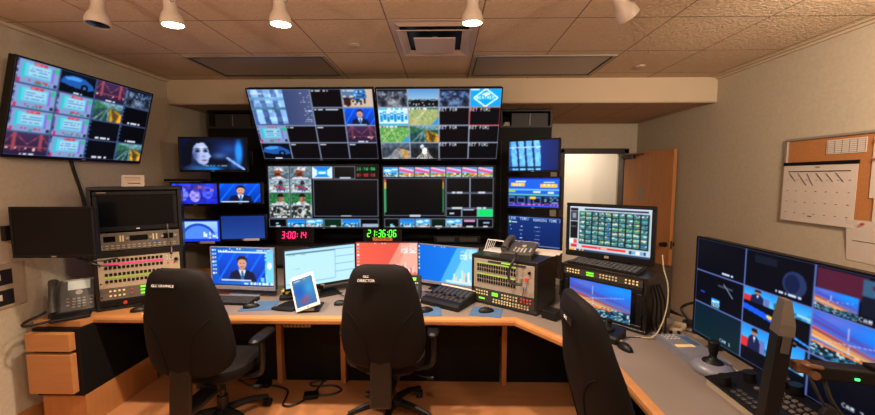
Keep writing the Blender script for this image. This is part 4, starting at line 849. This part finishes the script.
# ------------------------------------------------------------ graphics place
monitor('desk_monitor', 'silver-footed desk monitor with a suited presenter in a blue window', 'monitor', (-1.63, 2.84, DZ), rad(-6), .555, .35, simple(lambda v: p_desktop(v, 'gfx'), 120, 74), 0, .008, .03, .04, .055, 'desk', 'desk monitors', foot='silver', rim='silver')
keyboard('black keyboard below the desk monitor with the presenter', (-1.66, 2.7, DZ), rad(-4), .4, .14)
bm = B(); box(bm, (0, 0, .002), (.24, .2, .004), .001); o = obj('mouse_mat', bm, 'bluemat'); o.location = (-1.385, 2.615, DZ); o.rotation_euler = (0, 0, rad(8)); tag(o, 'blue printed mouse mat between the left keyboard and the black wrist pad', 'mouse mat', 'blue mouse mats')
mouse('black mouse on the blue mat right of the left keyboard', (-1.43, 2.58, DZ+.004), rad(-60))
t = thing('wrist_pad', 'black gel mouse pad beside the tablet stand', 'mouse pad', (-1.155, 2.62, DZ), rad(-12))
bm = B(); loft(bm, [[(x, y, z) for x, y in sring(.09, .11, 3, 24)] for z in (0, .005)]); obj('pad', bm, 'black', t); bm = B(); loft(bm, [[(x, y-.085, z) for x, y in sring(a, b, 3, 20)] for a, b, z in ((.095, .03, .004), (.09, .028, .014), (.07, .015, .02))]); obj('wrist_rest', bm, 'black', t, True)
bm = B(); box(bm, (0, 0, .02), (.1, .06, .04), .012); box(bm, (.06, .01, .015), (.03, .04, .03), .006); o = obj('cable_bundle', bm, 'black'); o.location = (-1.245, 2.755, DZ); o.rotation_euler = (0, 0, .3); tag(o, 'small black gadget behind the black gel mouse pad', 'gadget')
t = thing('tablet', 'white tablet with blue picture leaning on a stand at the desk front', 'tablet', (-.985, 2.53, DZ), rad(6))
Q = Matrix.Translation((-.02, -.012, .146)) @ Matrix.Rotation(rad(-19), 4, 'Y') @ Matrix.Rotation(rad(-24), 4, 'X')
bm = B(); box(bm, (0, .004, 0), (.178, .009, .25), .004, M=Q); obj('body', bm, 'white', t)
screen_bm_obj('screen', simple(p_tablet, 40, 54), .15, .2, t, Q @ Matrix.Translation((0, -.0015, 0)), .85)
bm = B(); cyl(bm, (0, -.001, -.112), .007, .002, 'y', 14, M=Q); obj('home_button', bm, 'grey', t)
s = thing('tablet_stand', 'small black stand under the white tablet', 'stand', (-.98, 2.55, DZ), rad(6))
bm = B(); box(bm, (0, .03, .008), (.15, .18, .016), .004); obj('stand_base', bm, 'black', s); bm = B(); box(bm, (0, .085, .06), (.1, .014, .12), .003, rot=Matrix.Rotation(rad(-20), 3, 'X')); obj('back_support', bm, 'black', s); bm = B(); box(bm, (.0, -.055, .022), (.09, .02, .018), .004); obj('lip', bm, 'grey', s)
mouse('black mouse right of the white tablet on the grey desk', (-.78, 2.66, DZ), rad(-70))
t = thing('yellow_adapter', 'small yellow and black box on the desk behind the tablet', 'adapter', (-1.26, 2.84, DZ), rad(5))
bm = B(); box(bm, (0, 0, .03), (.1, .06, .06), .005); obj('case', bm, 'yellow', t); bm = B(); cyl(bm, (.02, -.031, .03), .014, .01, 'y', 16); box(bm, (-.03, -.031, .03), (.025, .004, .03)); obj('connector', bm, 'black', t)
bm = B(); tube(bm, [(.05, 0, .03), (.12, -.03, .04), (.2, .03, .01), (.32, .0, .005), (.42, .05, .005)], .004, 6); obj('cord', bm, 'cable', t, True)

# ------------------------------------------------------------ director place
monitor('desk_monitor', 'angled desk monitor with a pale blue, nearly white page', 'monitor', (-1.0, 2.88, DZ), rad(36), .58, .325, simple(p_app, 100, 58), 0, .008, .02, .04, .08, 'desk', 'desk monitors')
monitor('desk_monitor', 'desk monitor with a red-orange desktop behind the middle chair', 'monitor', (-.502, 3.12, DZ), 0, .556, .322, simple(lambda v: p_desktop(v, 'red'), 110, 64), 0, .008, .018, .04, .08, 'desk', 'desk monitors')
monitor('desk_monitor', 'angled desk monitor with a bright blue desktop left of the keypad rack', 'monitor', (.02, 3.05, DZ), rad(-25), .585, .348, simple(lambda v: p_desktop(v, 'blue'), 110, 64), 0, .008, .025, .04, .035, 'desk', 'desk monitors', rim='silver')
t = thing('intercom_speaker', 'black desk box with green display in front of the red desktop monitor', 'intercom', (-.345, 2.86, DZ), rad(-3))
bm = B(); prism_yz(bm, [(-.05, 0), (.05, 0), (.05, .16), (.02, .17)], -.16, .16); obj('case', bm, 'black', t)
sl = math.atan2(.07, .17); Q = Matrix.Translation((0, -.016, .085)) @ Matrix.Rotation(-sl, 4, 'X')
bm = B(); box(bm, (.07, 0, .062), (.1, .004, .022), M=Q); obj('display', bm, 'green', t)
bm = B(); box(bm, (0, -.0, -.03), (.28, .003, .08), M=Q); obj('speaker_grille', bm, 'dark', t)
buttons(t, 'button', 'lcd', [.02+.014*i for i in range(9)], [.03], (.009, .005, .01), Q, -.001)
bm = B(); box(bm, (0, 0, .005), (.32, .1, .01), .002); box(bm, (0, -.045, .016), (.32, .012, .03), .002); o = obj('wooden_riser', bm, 'wood'); o.location = (-.385, 2.74, DZ); tag(o, 'low wooden riser in front of the black desk intercom box', 'riser')
t = thing('fader_panel', 'black wedge-shaped fader control panel on the desk right of the middle chair', 'control panel', (.045, 2.725, DZ), rad(-34))
bm = B(); prism_yz(bm, [(-.15, 0), (.17, 0), (.17, .075), (.15, .085), (-.13, .045), (-.15, .03)], -.168, .168); obj('case', bm, 'black', t)
sl = math.atan2(.04, .28); Q = Matrix.Translation((0, .01, .066)) @ Matrix.Rotation(sl, 4, 'X')
for i in range(8):
    x = -.14+.04*i; bm = B(); box(bm, (x, -.01, .001), (.03, .19, .004), M=Q); ch = obj('channel_strip', bm, 'dark', t)
    bm = B(); box(bm, (x, -.05+.012*(i % 3), .009), (.014, .026, .014), .003, M=Q); obj('fader_cap', bm, 'black', ch)
bm = B(); box(bm, (0, .118, .002), (.32, .018, .005), M=Q); obj('scribble_strip', bm, 'paper', t)
for x, y, rz, l, lm in ((-.13, 2.52, 4, 'blue printed mouse mat at the desk edge behind the middle chair', 'black mouse on the mat beside the middle chair'), (.305, 2.52, -14, 'blue printed mouse mat in front of the keypad rack', 'black mouse on the mat in front of the keypad rack')):
    bm = B(); box(bm, (0, 0, .002), (.22, .18, .004), .001); o = obj('mouse_mat', bm, 'bluemat'); o.location = (x, y, DZ); o.rotation_euler = (0, 0, rad(rz)); tag(o, l, 'mouse mat', 'blue mouse mats')
    mouse(lm, (x+.0, y+.0, DZ+.004), rad(rz-60))
for i, (pts, l) in enumerate((([(-.16, 2.97, DZ+.004), (-.1, 2.9, DZ+.02), (-.16, 2.82, DZ+.004), (-.24, 2.78, DZ+.004), (-.3, 2.79, DZ+.006)], 'black cable looping on the desk under the blue desktop monitor'), ([(-.9, 2.95, DZ+.004), (-.8, 2.8, DZ+.02), (-.74, 2.85, DZ+.004), (-.62, 2.8, DZ+.004), (-.5, 2.85, DZ+.006)], 'black cable on the desk under the pale page monitor'))):
    bm = B(); tube(bm, pts, .004, 6); tag(obj('desk_cable', bm, 'cable', None, True), l, 'cable')
# keypad rack right of the director
IZ = rad(-36); t = rack('keypad_rack', 'black-cased rack with grey keypad panels, a telephone on its top', (.43, 2.6, DZ), IZ, .53, .375, .38)
bm = B(); box(bm, (0, .015, .235), (.486, .03, .225), .002); obj('intercom_panel', bm, 'grey', t)
bm = B(); box(bm, (.03, -.001, .336), (.3, .003, .016)); obj('display_window', bm, 'dark', t)
bm = B(); box(bm, (.03, -.002, .338), (.08, .004, .008)); obj('status_light', bm, 'green', t)
xs = [-.205+.02*i for i in range(16)]
for z in (.3, .268, .215, .183): buttons(t, 'talk_key', 'black', xs, [z], (.013, .01, .024), I, -.003)
for z in (.32, .235, .2405+.009): 
    if z != .2495: bm = B(); box(bm, (-.055, -.001, z-.002), (.32, .004, .008)); obj('label_strip', bm, 'lime', t)
knob(t, (.19, -.008, .25), .012, .02, 'redk'); knob(t, (.15, -.008, .25), .008, .02, 'grey'); knob(t, (.21, -.008, .3), .01, .02); knob(t, (.175, -.01, .19), .013, .02, 'silver')
bm = B(); box(bm, (0, .015, .07), (.486, .03, .095), .002); obj('routing_panel', bm, 'dark', t)
buttons(t, 'lit_key', 'cream', [-.215+.0225*i for i in range(5)]+[.0+.0225*i for i in range(6)], [.1, .078], (.013, .006, .012), I, -.002)
buttons(t, 'lit_key', 'cream', [-.07+.0225*i for i in range(13)], [.052, .034], (.013, .006, .012), I, -.002)
buttons(t, 'red_key', 'redk', [.15+.0225*i for i in range(4)], [.1, .078], (.013, .006, .012), I, -.002)
for x, z in ((-.06, .098), (-.06, .084), (-.17, .045)): bm = B(); box(bm, (x, -.002, z), (.05, .005, .011)); obj('level_display', bm, 'green', t)
bm = B(); tube(bm, [(.175, -.02, .19), (.2, -.07, .1), (.3, -.02, .03), (.36, .03, .006), (.44, .1, .004)], .0025, 5); obj('headset_cord', bm, 'cable', t, True)
t = phone('charcoal desk telephone lying on top of the keypad rack', (.55, 2.66, DZ+.375), rad(-28), 14, 'phone'); t.scale = (1.06,)*3
bm = B(); tube(bm, [(.02, -.1, .04), (.03, -.17, .02), (.0, -.2, -.06), (.02, -.21, -.13), (.09, -.19, -.14)], .009, 7); obj('handset_cord', bm, 'cable', t, True)
t = thing('paper_rack', 'white wire letter rack beside the telephone on the keypad rack', 'letter rack', (.42, 2.885, DZ+.375), rad(-36))
for k in range(5):
    y = -.06+.035*k; bm = B(); tube(bm, [(-.07, y, .004), (-.055, y+.03, .09-.006*k), (.09, y+.03, .085-.006*k), (.1, y, .004)], .004, 5, False); obj('wire_hoop', bm, 'white', t)
bm = B(); box(bm, (.015, .01, .004), (.18, .16, .008), .002); obj('base', bm, 'white', t)
bm = B(); box(bm, (0, 0, .0015), (.3, .2, .003)); box(bm, (.02, .02, .0045), (.28, .18, .003), rot=Matrix.Rotation(.15, 3, 'Z')); o = obj('paper_stack', bm, 'paper'); o.location = (.76, 2.83, DZ+.376); o.rotation_euler = (0, 0, rad(-36)); tag(o, 'white paper sheets on the back of the keypad rack behind the telephone', 'papers')
# ------------------------------------------------------------ right wing
KZ = rad(-47); RW, RH, RD = .57, .355, .48; RL = (1.035, 2.355)
t = rack('monitor_rack', 'black rack with a colourful sunset city screen under the keyboard', (*RL, DZ), KZ, RW, RH, RD)
MM = Matrix.Translation((0, .012, .15)); obj('screen_bezel', frame_bm(.515, .265, .035, .03, .02, MM), 'black', t)
screen_bm_obj('screen', simple(p_sunset, 100, 54), .405, .222, t, Matrix.Translation((-.01, .001, .152)), .95)
bm = B(); box(bm, (0, .012, .15), (.46, .014, .22)); obj('screen_surround', bm, 'glassblack', t)
bm = B(); box(bm, (0, .015, .312), (.515, .03, .05), .002); obj('button_panel', bm, 'dark', t)
for xs, m in (([-.23+.02*i for i in range(5)], 'brass'), ([.0+.02*i for i in range(6)], 'cream'), ([.16+.022*i for i in range(4)], 'brass')): buttons(t, 'lit_key', m, xs, [.322, .304], (.011, .006, .01), I, -.002)
for z in (.32, .304): bm = B(); box(bm, (-.07, -.002, z), (.05, .005, .01)); obj('level_display', bm, 'green', t)
for x in (-.268, .268):
    bm = B(); tube(bm, [(x, -.004, .24), (x, -.03, .23), (x, -.03, .13), (x, -.004, .12)], .007, 6, False); obj('carry_handle', bm, 'black', t)
bm = B()
for k in range(4): tube(bm, [(.285+.006*k, .05+.03*k, .3), (.3+.012*k, .06+.03*k, .2), (.29+.02*k, .08+.02*k, .08), (.3+.02*k, .1, .01)], .006, 6)
obj('side_cables', bm, 'cable', t, True)
c, s = math.cos(KZ), math.sin(KZ)
def onrack(x, y, z): return (RL[0]+x*c-y*s, RL[1]+x*s+y*c, DZ+RH+z)
keyboard('black keyboard on top of the sunset screen rack', onrack(-.01, .09, .0), KZ, .46, .15)
monitor('all_in_one_monitor', 'wide black monitor with a thumbnail grid and red bar on the right rack', 'monitor', onrack(-.075, .27, 0), KZ+rad(7), .6, .405, simple(p_thumbs, 150, 90), 0, .026, .045, .05, .012, 'desk', tag_label=0, foot='black')
bm = B(); tube(bm, [onrack(.27, .3, .1), onrack(.31, .2, .03), onrack(.36, .12, -.06), onrack(.37, .06, -.2), onrack(.34, -.02, -.33), onrack(.25, -.06, -.354)], .004, 6); tag(obj('white_cable', bm, 'cablew', None, True), 'pale cable hanging down the right side of the sunset screen rack', 'cable')
t = thing('camera_joystick', 'black desk box with small joystick and green light under the sunset screen', 'controller', (.955, 2.165, DZ), KZ)
bm = B(); prism_yz(bm, [(-.075, 0), (.075, 0), (.075, .055), (-.06, .04), (-.075, .03)], -.13, .13); obj('case', bm, 'black', t)
bm = B(); box(bm, (-.06, .01, .05), (.09, .05, .006), .001, rot=Matrix.Rotation(.11, 3, 'X')); obj('lit_display', bm, 'glow', t)
bm = B(); lathe(bm, [(.03, .05), (.028, .06), (.014, .068), (.011, .09), (.017, .1), (.017, .115), (.004, .12)], 18, Matrix.Translation((.06, 0, 0))); obj('stick', bm, 'black', t, True)
bm = B(); box(bm, (0, 0, .03), (.11, .1, .06), .005); o = obj('power_supply', bm, 'black'); o.location = (.745, 2.42, DZ); o.rotation_euler = (0, 0, KZ); tag(o, 'small black box on the desk between the keypad rack and the right chair', 'adapter')
mouse('black corded mouse on the right desk wing near the joystick box', (1.02, 1.98, DZ), rad(10), None, [(0, .05, .012), (.02, .1, .004), (.12, .12, .004), (.22, .1, .004), (.3, .12, .004)])
t = thing('small_remote', 'small pale grey switch box with cords beside the sunset screen rack', 'switch box', (1.475, 2.225, DZ), rad(-42))
bm = B(); box(bm, (0, 0, .018), (.07, .16, .036), .01); obj('case', bm, 'beige', t); bm = B(); box(bm, (0, -.04, .037), (.03, .03, .004), .001); obj('button', bm, 'grey', t)
t = thing('desk_headset', 'black headset and cable heap at the back of the right desk wing', 'headset', (1.6, 2.3, DZ), 0)
bm = B(); lathe(bm, [(.03, 0), (.042, .01), (.042, .03), (.02, .04)], 18); obj('ear_cup', bm, 'black', t, True); bm = B(); lathe(bm, [(.03, 0), (.042, .01), (.042, .03), (.02, .04)], 18, Matrix.Translation((.1, -.08, 0))); obj('ear_cup', bm, 'black', t, True)
bm = B(); tube(bm, [(0, 0, .03), (-.02, .06, .1), (.06, .02, .15), (.12, -.03, .1), (.1, -.08, .03)], .009, 7); obj('headband', bm, 'black', t, True); bm = B(); tube(bm, [(0, -.03, .01), (-.08, -.06, .005), (-.02, -.14, .005), (.05, -.1, .006), (.09, -.2, .005)], .005, 6); obj('cord', bm, 'cable', t, True)
# camera controller
t = thing('pan_tilt_controller', 'silver camera controller with button rows and a round joystick base', 'controller', (1.35, 1.94, DZ), rad(2))
bm = B(); prism_yz(bm, [(-.19, 0), (.19, 0), (.19, .03), (.18, .036), (-.17, .04), (-.19, .032)], -.085, .085); obj('case', bm, 'silver', t)
buttons(t, 'button', 'white', [-.06+.022*i for i in range(4)], [0, .022, .044], (.014, .01, .006), Matrix.Translation((0, .09, .036)) @ Matrix.Rotation(-PI/2, 4, 'X'), 0)
for p in ((-.06, .165), (-.025, .165), (.01, .165), (.055, .16)): knob(t, (*p, .043), .009, .016, 'black', 'z')
bm = B(); box(bm, (.05, .06, .036), (.045, .12, .004), .001); obj('side_panel', bm, 'bluemat', t)
bm = B(); box(bm, (-.02, .0, .0385), (.1, .03, .004), .001); obj('lit_key_row', bm, 'brass', t)
J = Matrix.Translation((-.025, -.2, 0)) @ Matrix.Scale(.92, 4)
bm = B(); lathe(bm, [(.088, 0), (.096, .014), (.096, .03), (.085, .046), (.05, .058), (.03, .062), (.004, .062)], 32, J); obj('joystick_base', bm, 'silver', t, True)
bm = B(); lathe(bm, [(.05, .058), (.044, .066), (.026, .074), (.019, .085), (.016, .1)], 24, J); obj('rubber_boot', bm, 'black', t, True)
bm = B(); lathe(bm, [(.016, .095), (.021, .11), (.026, .15), (.026, .168), (.018, .176), (.003, .178)], 20, J); obj('joystick_grip', bm, 'black', t, True)
# production switcher
t = thing('switcher_panel', 'black vision mixer panel with knobs, keys and putty sides at the right front', 'control panel', (1.345, 1.2, DZ), rad(-90))
W, D = .86, .24; bm = B(); prism_yz(bm, [(-D/2, 0), (D/2, 0), (D/2, .07), (-D/2, .03)], -W/2, W/2); obj('case', bm, 'beige', t)
sl = math.atan2(.04, D); Q = Matrix.Translation((0, 0, .0525)) @ Matrix.Rotation(sl, 4, 'X')
bm = B(); box(bm, (0, .0, .0), (W+.02, D+.01, .008), .002, M=Q); obj('top_plate', bm, 'black', t)
QT = Q @ Matrix.Rotation(-PI/2, 4, 'X')
for j in range(4): buttons(t, 'key', 'key' if j % 2 else 'phonek', [-.16+.028*i for i in range(18)], [.02+.03*j], (.018, .01, .018), QT, -.009) if False else None
def keys(m, xs, ys):
    bm = B(); box(bm, (0, 0, 0), (.017, .017, .01), .002, seg=1); bm.transform(Q.to_3x3().to_4x4()); k0 = obj('key', bm, m, t); n = 0
    for y in ys:
        for x in xs:
            p = Q @ Vector((x, y, .008))
            if n == 0: k0.location = p
            else: clone(k0, t, p)
            n += 1
keys('key', [-.3+.026*i for i in range(10)], [-.1, -.074]); keys('dim', [-.3+.026*i for i in range(8)], [.0, .03, .06]); keys('dim', [.0+.026*i for i in range(12)], [-.05, -.02]); keys('copper', [.02+.026*i for i in range(10)], [-.11, -.085])
for p in ((-.36, .02), (-.36, -.09), (-.3, .11), (-.24, .11)):
    bm = B(); cyl(bm, (*p, .026), .023, .04, M=Q, n=20); kk = obj('rotary_knob', bm, 'black', t, True)
for x in (.05, .2): bm = B(); box(bm, (x, .07, .006), (.12, .07, .006), .001, M=Q); obj('menu_display', bm, 'lcd' if x < .1 else 'glassblack', t)
bm = B(); box(bm, (-.395, .12, .0055), (.012, .008, .004), M=Q); obj('power_light', bm, 'glow', t)
# right television
t = monitor('wall_television', 'large right-hand television standing on the desk, split into a nine-picture camera grid', 'television', (1.495, 1.61, DZ+.03), rad(-88.5), .985, .575, pict_right_wall(), rad(.3), .01, .016, .05, .02, None)
for x in (-.36, .36):
    bm = B(); box(bm, (x, .02, -.02), (.03, .1, .02), .004); box(bm, (x, .035, .02), (.03, .03, .08), .004); obj('foot', bm, 'black', t)
bm = B(); tube(bm, [(1.45, 2.0, DZ+.008), (1.445, 1.88, DZ+.008), (1.43, 1.78, DZ+.008), (1.45, 1.7, DZ+.008), (1.475, 1.64, DZ+.02)], .004, 6); tag(obj('green_cable', bm, 'cableg', None, True), 'thin green cable on the desk below the right television', 'cable')
bm = B(); box(bm, (0, 0, .0015), (.05, .5, .003)); o = obj('paper_strip', bm, 'paper'); o.location = (1.445, 1.72, DZ); tag(o, 'pale paper strip lying under the right television', 'papers')
# upright post with the clamped black arm in the foreground
PX, PY = .985, 1.08
TL = Matrix.Rotation(rad(4), 4, 'Y')
t = thing('equipment_tower', 'tall narrow black tower with grey top standing before the right television', 'tower', (PX, PY, DZ), rad(-20))
bm = B(); box(bm, (0, 0, .245), (.037, .055, .5), .004, M=TL); obj('tower_body', bm, 'black', t)
bm = B(); loft(bm, [[(x*.0185, y*.0275, .495) for x, y in ((-1, -1), (1, -1), (1, 1), (-1, 1))], [(x*.018, y*.026, .53) for x, y in ((-1, -1), (1, -1), (1, 1), (-1, 1))], [(x*.009-.003, y*.018+.006, .6) for x, y in ((-1, -1), (1, -1), (1, 1), (-1, 1))]], TL); obj('tower_top', bm, 'dim', t)
bm = B(); box(bm, (.0, -.031, .47), (.02, .003, .05), M=TL); obj('top_plate', bm, 'phone', t)
bm = B(); box(bm, (0, 0, .006), (.1, .12, .012), .004); obj('foot_plate', bm, 'black', t)
for z in (.47, .36): bm = B(); cyl(bm, (.024, -.01, z), .008, .012, 'x', 12, M=TL); obj('side_screw', bm, 'black2', t)
t = thing('clamped_unit', 'black horizontal device with green light clamped to the tower, cables hanging below', 'device', (1.16, 1.04, 1.13), rad(-14))
bm = B(); box(bm, (.06, 0, 0), (.26, .05, .042), .006); box(bm, (.12, .0, .025), (.1, .045, .012), .004); obj('housing', bm, 'black', t)
bm = B(); box(bm, (-.085, .0, .005), (.05, .04, .03), .006); cyl(bm, (-.07, -.02, -.005), .012, .03, 'y', 14); tube(bm, [(-.1, -.01, .02), (-.08, -.03, .022), (-.05, -.02, .015)], .007, 7); obj('clamp', bm, 'copper', t)
bm = B(); box(bm, (.03, -.026, -.005), (.01, .004, .006)); obj('green_light', bm, 'glow', t)
bm = B(); tube(bm, [(-.07, 0, -.01), (-.06, -.02, -.05), (-.04, -.02, -.09), (-.03, -.02, -.1)], .004, 6); box(bm, (-.025, -.02, -.115), (.03, .02, .04), .006, rot=Matrix.Rotation(.5, 3, 'Y')); tube(bm, [(-.03, .0, -.02), (-.02, -.02, -.08), (.03, -.02, -.14), (.1, 0, -.16), (.2, .0, -.15)], .006, 6); tube(bm, [(.12, 0, -.02), (.1, -.02, -.07), (.13, -.02, -.1), (.15, 0, -.04)], .005, 6); tube(bm, [(.15, 0, -.02), (.17, -.02, -.09), (.14, -.02, -.12)], .004, 6); obj('cables', bm, 'cable', t, True)
bm = B(); cyl(bm, (.14, -.02, -.115), .012, .02, 'y', 14); obj('cable_plug', bm, 'chrome', t, True)

# ------------------------------------------------------------ cork board on the right wall
t = thing('cork_board', 'grey-framed cork board on the right wall', 'notice board', (XR, 2.35, 1.4), rad(-90))
W, H = 1.28, .61; obj('frame', frame_bm(W, H, .02, .02, .022, Matrix.Translation((0, -.011, H/2))), 'grey', t)
bm = B(); box(bm, (0, -.006, H/2), (W-.03, .008, H-.03)); obj('cork_sheet', bm, 'cork', t)
# pinned sheets: x runs along the wall towards the camera
def sheet(name, label, y0, y1, z0, z1, off=.014, tilt=0., cat='paper', m='paper'):
    w, h = abs(y0-y1), z1-z0; t = thing(name, label, cat, (XR-off, (y0+y1)/2, z0), rad(-90))
    bm = B(); box(bm, (0, 0, h/2), (w, .0016, h), rot=Matrix.Rotation(tilt, 3, 'Y')); obj('sheet', bm, m, t); return t, w, h
t, w, h = sheet('wall_calendar', 'large white wall calendar with black top binding pinned to the cork board', 2.985, 2.46, 1.362, 1.805, .022, 0, 'calendar')
bm = B(); box(bm, (0, -.001, h+.004), (w+.01, .008, .026), .002); obj('binding', bm, 'black', t)
bm = B(); box(bm, (0, -.002, h-.055), (w*.84, .002, .007)); box(bm, (0, -.002, h-.025), (.03, .002, .006))
obj('heading_rule', bm, 'ink', t); bm = B(); box(bm, (-.03, -.002, .05), (.03, .002, .006)); obj('foot_print', bm, 'ink', t)
buttons(t, 'date_mark', 'ink', [-w*.42+q*w*.14 for q in range(7)], [h-.12-.085*r for r in range(4)], (.012, .002, .004), I, -.002)
bm = B()
for q in range(6): 
    x0 = -w*.4+q*w*.13; tube(bm, [(x0, -.003, h-.07), (x0+.05+.02*(q % 2)*(q < 3), -.003, h-.13-.03*(q in (1, 2)))], .0018, 4, False)
obj('pen_strokes', bm, 'black', t)
t, w, h = sheet('timetable_sheet', 'small printed table sheet at the top of the cork board', 2.68, 2.43, 1.87, 1.97, .014)
bm = B()
for r in range(7): box(bm, (0, -.0015, .008+r*.0135), (w*.94, .001, .0015))
for q in range(6): box(bm, (-w*.47+q*w*.188, -.0015, h/2), (.0015, .001, h*.88))
obj('printed_table', bm, 'ink', t)
def pin(t, x, z): bm = B(); cyl(bm, (x, -.006, z), .008, .01, 'y', 12); cyl(bm, (x, -.013, z), .006, .006, 'y', 12); obj('push_pin', bm, 'redpin', t)
def lines(t, w, h, n, z1, dz, m='ink'):
    bm = B()
    for k in range(n): box(bm, (-w*.1+.02*(k % 2), -.0015, z1-dz*k), (w*.55-.03*(k % 3), .001, .004))
    obj('printed_lines', bm, m, t)
t, w, h = sheet('pinned_sheet', 'upper white sheet with two red pins at the right of the cork board', 2.39, 2.12, 1.57, 1.96, .016); lines(t, w, h, 8, h-.06, .03); pin(t, -w/2+.02, h-.02); pin(t, -w/2+.02, h-.14)
t, w, h = sheet('pinned_sheet', 'white sheet with a blue printed line, below the two-pin sheet', 2.36, 2.1, 1.36, 1.575, .018); lines(t, w, h, 3, h-.03, .025, 'bluemat'); bm = B(); box(bm, (0, -.0015, .03), (w, .001, .012)); obj('blue_bar', bm, 'bluemat', t)
t, w, h = sheet('pinned_sheet', 'lowest white sheet with one red pin, hanging below the cork board', 2.5, 2.2, 1.14, 1.42, .002); t.rotation_euler.x = rad(4.6); lines(t, w, h, 1, h-.14, .03); pin(t, -w/2+.1, h-.02)

# ------------------------------------------------------------ chairs and floor cables
chair('black high-backed swivel chair on the left, with a white-lettered GLC GRAPHICS label', (-1.505, 2.31, 0), rad(-3), ['GLC GRAPHICS'], 0, -.03)
chair('black swivel chair in the middle, with a white-lettered GLC DIRECTOR label', (-.37, 2.43, 0), rad(-2), ['GLC', 'DIRECTOR'], 0, -.07)
chair('black swivel chair seen from its side at the right desk wing', (1.0, 1.59, 0), rad(-90), ['GLC'], rad(7), .03)
t = thing('floor_cable', 'looping black power cable with two adapter blocks on the wooden floor', 'cable', (-1.2, 2.6, 0))
bm = B(); tube(bm, [(-.24, .19, .012), (-.15, .18, .008), (-.05, .13, .008), (-.02, .04, .008), (.0, -.06, .008), (.08, -.06, .008), (.16, .06, .008), (.19, .2, .008), (.2, .285, .02)], .008, 6); obj('cord', bm, 'cable', t, True)
bm = B(); tube(bm, [(.22, .06, .012), (.32, .08, .008), (.38, .14, .008), (.3, .2, .008), (.14, .19, .008), (.1, .24, .008), (.22, .27, .008)], .008, 6); obj('cord', bm, 'cable', t, True)
bm = B(); box(bm, (-.28, .2, .018), (.12, .07, .036), .006); obj('adapter_block', bm, 'black', t); bm = B(); box(bm, (.17, .05, .018), (.11, .07, .036), .006, rot=Matrix.Rotation(.2, 3, 'Z')); obj('adapter_block', bm, 'black', t)

# ------------------------------------------------------------ light and camera
def lamp(kind, loc, e, size, color=(1, .84, .68), aim=None, spot=110):
    L = bpy.data.lights.new('unseen_lamp', kind); L.energy = e; L.color = color
    if kind == 'AREA': L.size = size
    else: L.shadow_soft_size = size
    if kind == 'SPOT': L.spot_size = rad(spot); L.spot_blend = .9
    o = bpy.data.objects.new('unseen_lamp', L); COL.objects.link(o); o.location = loc
    if aim is not None: o.rotation_euler = (Vector(aim)-Vector(loc)).to_track_quat('-Z', 'Y').to_euler()
for x, e in ((-1.7, 38), (0, 46), (2.0, 60)): lamp('POINT', (x, .4, 2.25), e, .1)  # added fill lamps hung out of view overhead, brightening the whole room
lamp('SPOT', (2.0, 1.1, 2.45), 115, .08, aim=(2.7, 2.9, 1.9), spot=130)
W = bpy.data.worlds.new('room_air'); SC.world = W; W.use_nodes = True; W.node_tree.nodes['Background'].inputs[0].default_value = (.8, .62, .48, 1); W.node_tree.nodes['Background'].inputs[1].default_value = .05
cd = bpy.data.cameras.new('camera'); cam = bpy.data.objects.new('camera', cd); COL.objects.link(cam); SC.camera = cam
cd.sensor_width = 36; cd.lens = 36*360/875; cd.clip_start = .05
cam.location = (0, 0, 1.7); yaw = math.atan(6.5/360); pit = math.atan(29.5/math.hypot(360, 6.5)); cam.rotation_euler = (PI/2-pit, 0, yaw)
vs = SC.view_settings; vs.view_transform = 'Standard'; vs.look = 'None'; vs.gamma = 1; vs.exposure = .12; vs.use_curve_mapping = False
